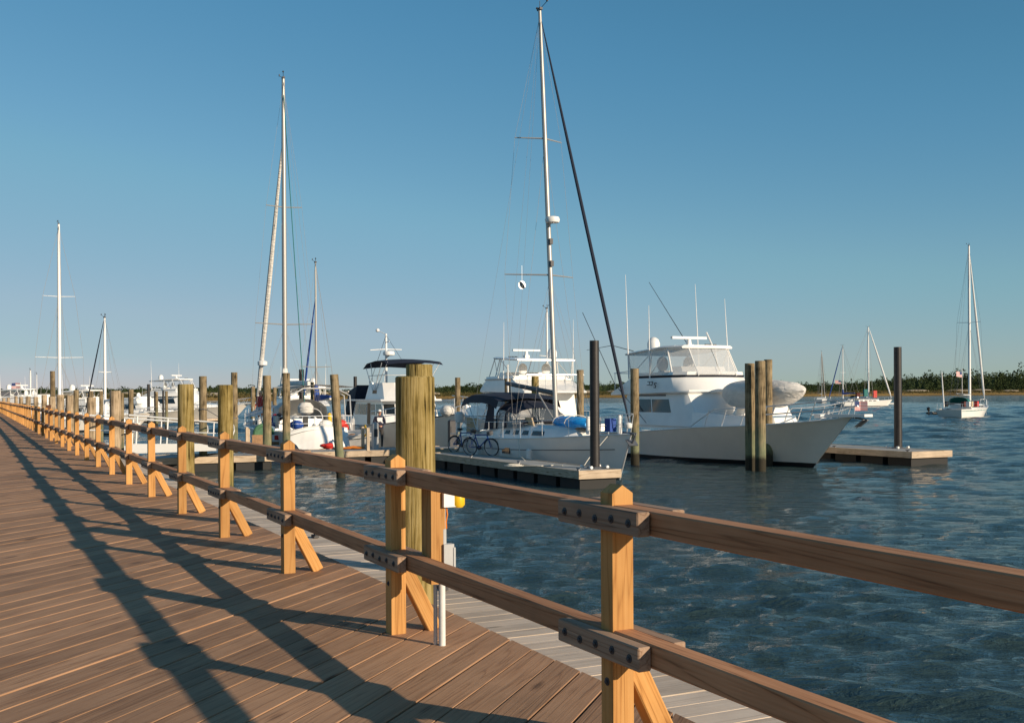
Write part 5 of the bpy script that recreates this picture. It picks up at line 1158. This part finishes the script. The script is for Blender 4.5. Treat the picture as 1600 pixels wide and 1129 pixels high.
# anchored boats on the right
ra, Pa, sa = sailboat('anchored_sailboat', 'white sailboat with teal canvas anchored alone at the right', 1515, (1502, 384), 128, 12.6, Vector((0.52, 0.60, 0)), 0.15, 'mast_white', ((0.52, 1.35, 0.2),), jib='mast_white', jr=0.11, cover=None, dodger='teal', mast_frac=0.56, boot='gelcoat_warm', fst=0.97, wr=0.010)
g = MB(); g.loft([[Vector((x, y, 2.75 - 0.1 * (y / 1.3) ** 2)) for y in (-1.4, 0, 1.4)] for x in (-1.6, -4.4)], closed=False); g.build('bimini', 'black', ra, True)
for s_ in (-1, 1):
    g = MB()
    for i in range(13):
        q = Vector(Pa(i / 12, 5, s_)); g.v += [(q.x, q.y + s_ * 0.02, q.z + 0.02), (q.x, q.y + s_ * 0.02, q.z + 0.12)]
        if i: o = len(g.v) - 4; g.f.append((o, o + 2, o + 3, o + 1))
    g.build('sheer_stripe', 'teal', ra)
g = MB(); g.box((-5.25, 0.35, 0.55), (0.10, 0.5, 0.9)); 
for z in (0.25, 0.5, 0.75): g.box((-5.32, 0.35, z), (0.06, 0.44, 0.06))
g.build('boarding_ladder', 'teak', ra)
for x, y, mt in ((-5.0, -1.2, 'bottom_red'), (-4.6, 0.9, 'black'), (-3.6, -1.3, 'white_vinyl'), (-1.2, -1.4, 'red'), (-2.8, -1.3, 'tan')):
    g = MB(); g.box((x, y, 1.55), (0.6, 0.35, 0.6)); g.build('deck_gear', mt, ra)
g = MB(); g.tube([(-5.2, 0.9, 1.0), (-5.6, 1.0, 5.2)], [0.09, 0.05], 6); g.build('wind_vane_pole', 'mast_white', ra)
g = MB(); g.add([(0, 0, 0), (0.9, 0.1, 0.1), (0.9, 0.1, 0.7), (0, 0, 0.6)], [(0, 1, 2, 3)]); f_ = g.build('ensign', 'flag', ra); f_.location = (-2.7, -0.3, 4.6); f_.rotation_euler = (0, 0, R(150))
g = MB(); g.tube([(-2.7, -0.3, 2.7), (-2.7, -0.3, 5.6)], 0.03, 5); g.tube([(5.6, 0, 1.4), (7.8, 0.2, -0.1)], 0.02, 4); g.build('staff_and_rode', 'mast_white', ra)
c = gnd(1451, 649, 0.0); dinghy('inflatable_dinghy', 'dark inflatable dinghy with outboard trailing the anchored sailboat', (c.x + 1.4, c.y, 0), R(18), 3.1, 'black', motor=True, inflatable=True)
sailboat('anchored_sailboat', 'far anchored white sloop, leftmost of the anchored group', 1284, (1281, 549), 330, 10.5, Vector((0.45, 0.9, 0)), 0.11, 'mast_grey', ((0.5, 1.0, 0.0),), jib='mast_grey', jr=0.14, mast_frac=0.55, wr=0.02)
sailboat('anchored_sailboat', 'far anchored yacht with blue sail cover beside the far leftmost sloop', 1317, (1314, 540), 262, 10, Vector((-0.5, 0.8, 0)), 0.11, 'mast_white', ((0.5, 1.0, 0.0),), jib='sail_blue', jr=0.10, cover='sail_blue', mast_frac=0.55, wr=0.02)
rk, Pk, sk = sailboat('anchored_sailboat', 'anchored yacht with red canvas above the bow flag of the motor yacht', 1357, (1352, 511), 232, 12.5, Vector((0.85, 0.2, 0)), 0.15, 'mast_white', ((0.42, 1.2, 0.0),), jib='mast_white', jr=0.14, mast_frac=0.55, wr=0.02, dodger='black')
g = MB(); g.loft([[Vector((x, y, 3.1)) for y in (-1.6, 0, 1.6)] for x in (-1.8, -5.2)], closed=False); g.build('bimini', 'black', rk)
for x, z, mt in ((1.6, 2.6, 'red'), (-2.4, 2.2, 'bottom_red'), (-0.6, 2.9, 'teal')):
    g = MB(); g.box((x, -0.8, z), (0.8, 0.5, 1.5)); g.build('canvas_bundle', mt, rk)
g = MB(); g.add([(0, 0, 0), (1.2, 0.1, 0.1), (1.2, 0.1, 0.8), (0, 0, 0.7)], [(0, 1, 2, 3)]); f_ = g.build('ensign', 'flag', rk); f_.location = (-5.9, 0, 4.8); f_.rotation_euler = (0, 0, R(160))
c = gnd(1392, 632.5, 0); dinghy('inflatable_dinghy', 'white dinghy with raised bow right of the red-canvas yacht', (c.x, c.y, 0), R(5), 4.2, 'white_vinyl', inflatable=True)
c = gnd(1312, 634.5, 0); dinghy('inflatable_dinghy', 'grey inflatable dinghy floating beyond the bow rail of the motor yacht', (c.x, c.y, 0), R(170), 3.4, 'grey_box', inflatable=True, motor=True)
# ================================================================== BICYCLES
def bicycle(label, loc, rz, lean):
    root = thing('bicycle', label, 'bicycle', loc, rz, 'bicycles on the near dock'); root.rotation_euler = (lean, 0, rz)
    r = 0.33
    for x in (-0.52, 0.52):
        g = MB(); g.tube([Vector((x + r * math.cos(q * 0.2618), 0, r + r * math.sin(q * 0.2618))) for q in range(24)], 0.022, 6, closed=True); wh = g.build('wheel', 'rubber', root, True)
        g = MB()
        for q in range(9): an = q * math.pi / 9; g.tube([(x + (r - 0.02) * math.cos(an), 0, r + (r - 0.02) * math.sin(an)), (x - (r - 0.02) * math.cos(an), 0, r - (r - 0.02) * math.sin(an))], 0.004, 4)
        g.tube([Vector((x + (r - 0.03) * math.cos(q * 0.2618), 0, r + (r - 0.03) * math.sin(q * 0.2618))) for q in range(24)], 0.012, 5, closed=True)
        g.cyl((x, -0.05, r), (x, 0.05, r), 0.03, n=8); g.build('spokes', 'aluminium', wh)
        g = MB(); g.tube([Vector((x + (r + 0.03) * math.cos(q), 0, r + (r + 0.03) * math.sin(q))) for q in (0.3, 0.8, 1.3, 1.8, 2.3, 2.8)], 0.016, 5); g.build('mudguard', 'black', root)
    g = MB(); bb = (-0.08, 0, 0.30); st = (-0.22, 0, 0.80); hd = (0.36, 0, 0.82); hd2 = (0.39, 0, 0.70)
    for a, b in ((bb, st), (st, hd), (bb, hd2), (hd, hd2)): g.tube([a, b], 0.026, 7)
    for y in (-0.05, 0.05): g.tube([(-0.52, y, r), bb], 0.014, 5); g.tube([(-0.52, y, r), (-0.2, y * 0.5, 0.72)], 0.014, 5); g.tube([(0.52, y, r), hd2], 0.018, 5)
    g.build('frame', 'bike_blue', root, True)
    g = MB(); g.sphere((-0.26, 0, 0.95), (0.15, 0.09, 0.05), 10, 6); g.cyl(st, (-0.25, 0, 0.95), 0.014, n=6); g.build('saddle', 'black', root, True)
    g = MB(); g.tube([(0.26, -0.30, 1.02), (0.34, -0.2, 1.04), (0.36, 0, 0.98), (0.34, 0.2, 1.04), (0.26, 0.30, 1.02)], 0.014, 6); g.cyl(hd, (0.36, 0, 0.98), 0.016, n=6); g.build('handlebar', 'stainless', root, True)
    g = MB(); g.cyl((-0.08, -0.02, 0.30), (-0.08, 0.04, 0.30), 0.09, n=14); g.tube([(-0.08, 0.06, 0.30), (0.06, 0.08, 0.2)], 0.012, 5); g.tube([(-0.08, -0.06, 0.30), (-0.22, -0.08, 0.4)], 0.012, 5); g.build('crank', 'galv_dark', root)
    g = MB(); g.box((-0.56, 0, 0.76), (0.34, 0.13, 0.02)); g.tube([(-0.6, 0.06, 0.75), (-0.52, 0.06, 0.33)], 0.008, 4); g.build('carrier', 'stainless', root)
    g = MB(); g.box((0.50, 0, 0.88), (0.14, 0.22, 0.14)); g.build('basket', 'boom_grey', root)
    return root
b1 = gnd(752, 711.0, DOCK); b2 = gnd(723, 706.5, DOCK)
bicycle('blue bicycle nearer the sloop bow, right of the pair', (b1.x, b1.y, DOCK), math.atan2(-0.80, 0.42) + R(28), R(8))
bicycle('blue bicycle partly behind the other, left of the pair', (b2.x, b2.y, DOCK), math.atan2(-0.80, 0.42) + R(22), R(-7))
# ================================================================== PEOPLE
def person(label, loc, rz, h=1.74, top='hoodie', legs='trousers', cap='white_paint', shorts=False, pose='hands'):
    root = thing('person', label, 'person', loc, rz)           # faces local +x
    k = h / 1.74
    J = {}; V = []; E = []; Rr = []
    def j(nm, p, r, par=None):
        J[nm] = len(V); V.append(Vector(p) * k); Rr.append(r if isinstance(r, tuple) else (r, r))
        if par is not None: E.append((J[par], J[nm]))
    j('pelvis', (0, 0, 0.95), (0.13, 0.165)); j('waist', (0.0, 0, 1.10), (0.125, 0.16), 'pelvis'); j('chest', (0.0, 0, 1.32), (0.135, 0.185), 'waist'); j('neck0', (0.0, 0, 1.46), (0.075, 0.085), 'chest'); j('neck', (0.015, 0, 1.52), 0.055, 'neck0')
    j('head0', (0.03, 0, 1.585), (0.078, 0.07), 'neck'); j('head1', (0.035, 0, 1.66), (0.098, 0.078), 'head0'); j('crown', (0.025, 0, 1.725), (0.07, 0.06), 'head1')
    for s_, n in ((1, 'l'), (-1, 'r')):
        j('sh' + n, (0.0, 0.19 * s_, 1.41), 0.068, 'chest'); j('el' + n, (-0.02, 0.27 * s_, 1.14), 0.052, 'sh' + n)
        wr = (0.21, 0.07 * s_, 1.02) if pose == 'hands' else (0.10, 0.27 * s_, 0.90); j('wr' + n, wr, 0.036, 'el' + n)
        hd = (0.27, 0.015 * s_, 1.0) if pose == 'hands' else (0.13, 0.27 * s_, 0.83); j('hd' + n, hd, (0.045, 0.028), 'wr' + n)
        for i in range(4):
            b_ = Vector(hd); d_ = (Vector(hd) - Vector(wr)).normalized(); sd = Vector((-d_.y, d_.x, 0)) if pose == 'hands' else Vector((1, 0, 0)); sd = sd.normalized() * (0.016 * (i - 1.5))
            j('f%s%d' % (n, i), b_ + d_ * 0.045 + sd, 0.010, 'hd' + n); j('g%s%d' % (n, i), b_ + d_ * (0.075 - 0.006 * abs(i - 1.3)) + sd * 1.1 + Vector((0, 0, -0.018)), 0.0085, 'f%s%d' % (n, i))
        j('th' + n, Vector(hd) + Vector((0.0, -0.03 * s_, 0.03)), 0.011, 'hd' + n)
        j('hip' + n, (0, 0.10 * s_, 0.88), (0.10, 0.10), 'pelvis'); j('kn' + n, (0.03, 0.115 * s_, 0.50), 0.066, 'hip' + n); j('an' + n, (-0.02, 0.12 * s_, 0.10), 0.045, 'kn' + n); j('he' + n, (-0.03, 0.12 * s_, 0.05), 0.045, 'an' + n); j('to' + n, (0.17, 0.14 * s_, 0.04), (0.04, 0.034), 'he' + n)
    me = bpy.data.meshes.new('body'); me.from_pydata([tuple(v) for v in V], E, []); o = ob('body', me, root)
    o.modifiers.new('skin', 'SKIN')
    sv = me.skin_vertices[0].data
    for i, r in enumerate(Rr): sv[i].radius = (r[0] * k, r[1] * k)
    for v in sv: v.use_root = False
    sv[0].use_root = True
    su = o.modifiers.new('sub', 'SUBSURF'); su.levels = 2; su.render_levels = 2
    # bake to a plain mesh and paint skin, shirt, trousers and shoes by face position
    dg = bpy.context.evaluated_depsgraph_get(); em = bpy.data.meshes.new_from_object(o.evaluated_get(dg)); o.modifiers.clear(); o.data = em
    for nm in (top, legs, 'skin', 'print_white', 'black'): em.materials.append(MAT[nm])
    for p in em.polygons:
        c = p.center / k; p.use_smooth = True; arm = (c - Vector((0.27, 0, 1.0))).length < 0.085 if pose == 'hands' else (c.z < 0.93 and abs(c.y) > 0.22)
        if c.z > 1.50: m_ = 2
        elif arm: m_ = 2
        elif c.z > 0.90: m_ = 0
        elif c.z < 0.075: m_ = 3
        else: m_ = 1 if not (shorts and c.z < 0.52) else 2
        if m_ == 0 and pose == 'hands' and c.x > 0.06 and 1.20 < c.z < 1.40 and abs(c.y) < 0.12: m_ = 3
        p.material_index = m_
    g = MB(); g.sphere((0.025 * k, 0, 1.70 * k), (0.108 * k, 0.09 * k, 0.075 * k), 14, 8); g.box((0.13 * k, 0, 1.695 * k), (0.12 * k, 0.14 * k, 0.014)); g.build('cap', cap, root, True)
    g = MB(); g.sphere((0.128 * k, 0, 1.625 * k), (0.016, 0.012, 0.02), 6, 5); 
    for s_ in (-1, 1): g.sphere((0.03 * k, s_ * 0.08 * k, 1.63 * k), (0.02, 0.01, 0.03), 6, 5)
    g.build('nose_and_ears', 'skin', root, True)
    g = MB()
    for s_ in (-1, 1): g.sphere((0.118 * k, s_ * 0.032 * k, 1.65 * k), (0.01, 0.014, 0.008), 6, 5)
    g.build('eyes', 'black', root)
    g = MB(); g.box((0.118 * k, 0, 1.583 * k), (0.01, 0.045, 0.008)); g.build('mouth', 'red', root)
    g = MB(); g.sphere((-0.04 * k, 0, 1.645 * k), (0.075 * k, 0.085 * k, 0.075 * k), 10, 6); g.build('hair', 'trousers', root, True)
    return root
pp = gnd(593, 700.0, DOCK)
person('person in white cap and dark hooded sweatshirt standing on the main dock', (pp.x, pp.y, DOCK), R(-70), 1.70)
p2 = pix(407, 640, 60.0)
person('person in red shirt and pale shorts standing on the cruiser bow', (p2.x, p2.y, 1.42), R(-120), 1.75, top='red', legs='print_white', cap='tan', shorts=True, pose='side')
# ================================================================== THINGS ON THE DOCKS
def pedestal(x, y, label, mat='grey_box', h=0.95, w_=0.22, z=DOCK):
    c = gnd(x, y, z); root = thing('power_pedestal', label, 'pedestal', c, A, 'pedestals and posts on the docks')
    g = MB(); g.loft([[(-w_ / 2, -w_ / 2, 0), (w_ / 2, -w_ / 2, 0), (w_ / 2, w_ / 2, 0), (-w_ / 2, w_ / 2, 0)], [(-w_ / 2, -w_ / 2, h), (w_ / 2, -w_ / 2, h), (w_ / 2, w_ / 2, h), (-w_ / 2, w_ / 2, h)], [(-w_ / 3, -w_ / 3, h + 0.06), (w_ / 3, -w_ / 3, h + 0.06), (w_ / 3, w_ / 3, h + 0.06), (-w_ / 3, w_ / 3, h + 0.06)]]); g.build('cabinet', mat, root)
    g = MB(); g.box((0, -w_ / 2 - 0.01, h * 0.65), (w_ * 0.7, 0.03, h * 0.3)); g.build('outlet_panel', 'galv_dark', root)
    return root
pedestal(586, 702, 'grey power pedestal in front of the standing person', 'grey_box', 1.12, 0.24)
pedestal(552, 694, 'slim grey pedestal beside the trawler stern', 'grey_box', 1.2, 0.12)
pedestal(706, 697, 'dark pedestal between the trawler bow and the bicycles', 'galv_dark', 1.15, 0.28)
def wood_post(x, y, h, label, hose=False):
    c = gnd(x, y, DOCK); root = thing('dock_post', label, 'post', c, A, 'pale wooden posts on the main dock')
    g = MB(); g.box((0, 0, 0), (h, 0.12, 0.12)); o = g.build('timber', 'dock_wood', root); o.location = (0, 0, h / 2); o.rotation_euler = (0, R(90), 0)
    if hose:
        g = MB()
        for i in range(4): g.tube([Vector((0.1, 0.16 * math.cos(q * 0.52), 0.75 + 0.03 * i + 0.22 * math.sin(q * 0.52))) for q in range(12)], 0.018, 5, closed=True)
        g.tube([(0.1, 0.1, 0.6), (0.2, 0.4, 0.3), (0.3, 0.7, 0.02)], 0.018, 5); g.build('hose', 'yellow', root)
    return root
wood_post(567, 701, 0.98, 'pale wooden post with a coiled yellow hose left of the person', True)
wood_post(575, 704, 0.98, 'plain pale wooden post between the hose post and the person')
wood_post(386, 700, 0.95, 'pale wooden post left of the green hose reel')
c = gnd(412, 696, DOCK); root = thing('hose_reel', 'green hose reel with a red and white sign on the landing dock', 'hose reel', (c.x, c.y, DOCK), A)
g = MB(); g.tube([Vector((0.42 * math.cos(q * 0.35), 0, 0.55 + 0.42 * math.sin(q * 0.35))) for q in range(18)], 0.10, 8, closed=True); g.lathe([(0.0, -0.05), (0.36, -0.05), (0.36, 0.05), (0.0, 0.05)], (0, 0, 0), 16)
n0 = len(g.v) - 64
for i in range(n0, len(g.v)): v = Vector(g.v[i]); g.v[i] = (v.x, v.z, v.y + 0.55)
g.build('reel', 'green', root, True)
g = MB(); g.box((0.15, -0.22, 0.28), (1.5, 0.05, 0.5)); g.build('panel', 'teak', root)
g = MB(); g.box((0.62, -0.26, 0.36), (0.55, 0.03, 0.34)); sg = g.build('sign', 'white_paint', root)
g = MB(); g.box((0.58, -0.282, 0.38), (0.26, 0.015, 0.22)); g.box((0.70, -0.282, 0.29), (0.14, 0.015, 0.06)); g.build('sign_mark', 'red', sg)
for x in (-0.75, 0.95): g = MB(); g.box((x, -0.2, 0.4), (0.09, 0.09, 0.85)); g.build('leg', 'dock_wood', root)
def heap(nm, label, x, y, mat, r=(0.4, 0.25, 0.16), z=DOCK, cat='gear'):
    c = gnd(x, y, z); rng = random.Random(int(x)); g = MB()
    for i in range(5): g.sphere((rng.uniform(-0.6, 0.6) * r[0], rng.uniform(-0.6, 0.6) * r[1], r[2] * rng.uniform(0.5, 1.0)), (r[0] * rng.uniform(0.4, 0.7), r[1] * rng.uniform(0.5, 0.9), r[2] * rng.uniform(0.5, 0.9)), 9, 6)
    o = g.build(nm, mat, None, True); o.location = c; tag(o, label, cat)
heap('life_vest_heap', 'orange-red bundle on the main dock beside the white dinghy', 506, 701, 'red')
heap('hose_heap', 'flat yellow-brown hose heap on the dock left of the posts', 551, 701.5, 'orange', (0.7, 0.3, 0.08))
c = gnd(803, 728, DOCK); g = MB()
for i in range(3): g.tube([Vector((0.32 * math.cos(q * 0.45) * (1 - 0.2 * i), 0.22 * math.sin(q * 0.45) * (1 - 0.2 * i), 0.02 + 0.02 * i)) for q in range(14)], 0.016, 5, closed=True)
g.tube([(0.3, 0, 0.02), (0.9, -0.2, 0.02), (1.3, 0.1, 0.02), (1.6, -0.1, 0.02)], 0.016, 5); o = g.build('rope_coil', 'rope'); o.location = c; tag(o, 'loose rope coil lying on the near dock beside the sloop', 'rope')
c = gnd(797, 711, DOCK); g = MB(); g.loft([[(-0.35, -0.15, 0), (0.35, -0.15, 0), (0.35, 0.15, 0), (-0.35, 0.15, 0)], [(-0.25, -0.15, 0.14), (0.3, -0.15, 0.14), (0.3, 0.15, 0.14), (-0.25, 0.15, 0.14)], [(-0.2, -0.15, 0.28), (0.02, -0.15, 0.28), (0.02, 0.15, 0.28), (-0.2, 0.15, 0.28)]])
o = g.build('dock_step', 'white_paint'); o.location = c; o.rotation_euler = (0, 0, A + R(90)); tag(o, 'small white boarding step on the near dock by the sloop', 'step')
# red fenders and mooring ropes on pilings
g = MB(); c = pix(317, 640, 43)
g.tube([Vector((0.17 * math.cos(q * 0.628), 0.17 * math.sin(q * 0.628), 0.03 * math.sin(q))) for q in range(10)], 0.02, 5, closed=True); g.tube([(0.17, 0, 0), (0.6, 0.2, -0.3), (1.2, 0.6, -0.35)], 0.018, 5)
o = g.build('mooring_rope', 'boom_grey'); o.location = c; tag(o, 'dark mooring rope looped round the reddish piling', 'rope')
# ================================================================== FAR LEFT SHORE: houses, flag
def house(x, ybase, dist_, w_, d_, h_, rh, label):
    p = pix(x, ybase, dist_); root = thing('house', label, 'house', (p.x, p.y, 1.0), R(12)); 
    g = MB(); g.box((0, 0, h_ / 2), (w_, d_, h_)); g.build('wall', 'house_white', root)
    g = MB(); g.add([(-w_ / 2 - 0.4, -d_ / 2 - 0.5, h_), (w_ / 2 + 0.4, -d_ / 2 - 0.5, h_), (w_ / 2 + 0.4, d_ / 2 + 0.5, h_), (-w_ / 2 - 0.4, d_ / 2 + 0.5, h_), (-w_ / 2 - 0.4, 0, h_ + rh), (w_ / 2 + 0.4, 0, h_ + rh)], [(0, 1, 5, 4), (2, 3, 4, 5), (0, 4, 3), (1, 2, 5), (3, 2, 1, 0)]); g.build('roof', 'roof_grey', root)
    for i in range(4):
        g = MB(); g.box((-w_ * 0.36 + i * w_ * 0.24, -d_ / 2 - 0.02, h_ * 0.55), (w_ * 0.1, 0.06, h_ * 0.3)); g.build('window', 'tint_glass', root)
house(5, 622, 430, 11, 9, 2.6, 1.6, 'white waterside house at the far left end of the boardwalk')
house(30, 621, 520, 11, 9, 2.6, 1.5, 'second white waterside house just right of the far left one')
p = pix(32, 604, 240); root = thing('flagpole', 'far flagpole with a striped flag above the boardwalk end', 'flagpole', (p.x, p.y, 0))
g = MB(); g.cyl((0, 0, 0), (0, 0, p.z + 1.0), 0.07, 0.04, 8); g.build('pole', 'mast_white', root)
g = MB(); g.add([(0, 0, 0), (0.9, 0.2, 0.05), (1.9, 0.0, 0.0), (1.9, 0, 1.2), (0.9, 0.2, 1.25), (0, 0, 1.2)], [(0, 1, 4, 5), (1, 2, 3, 4)]); f_ = g.build('flag', 'flag', root); f_.location = (-1.95, 0, p.z - 0.4)
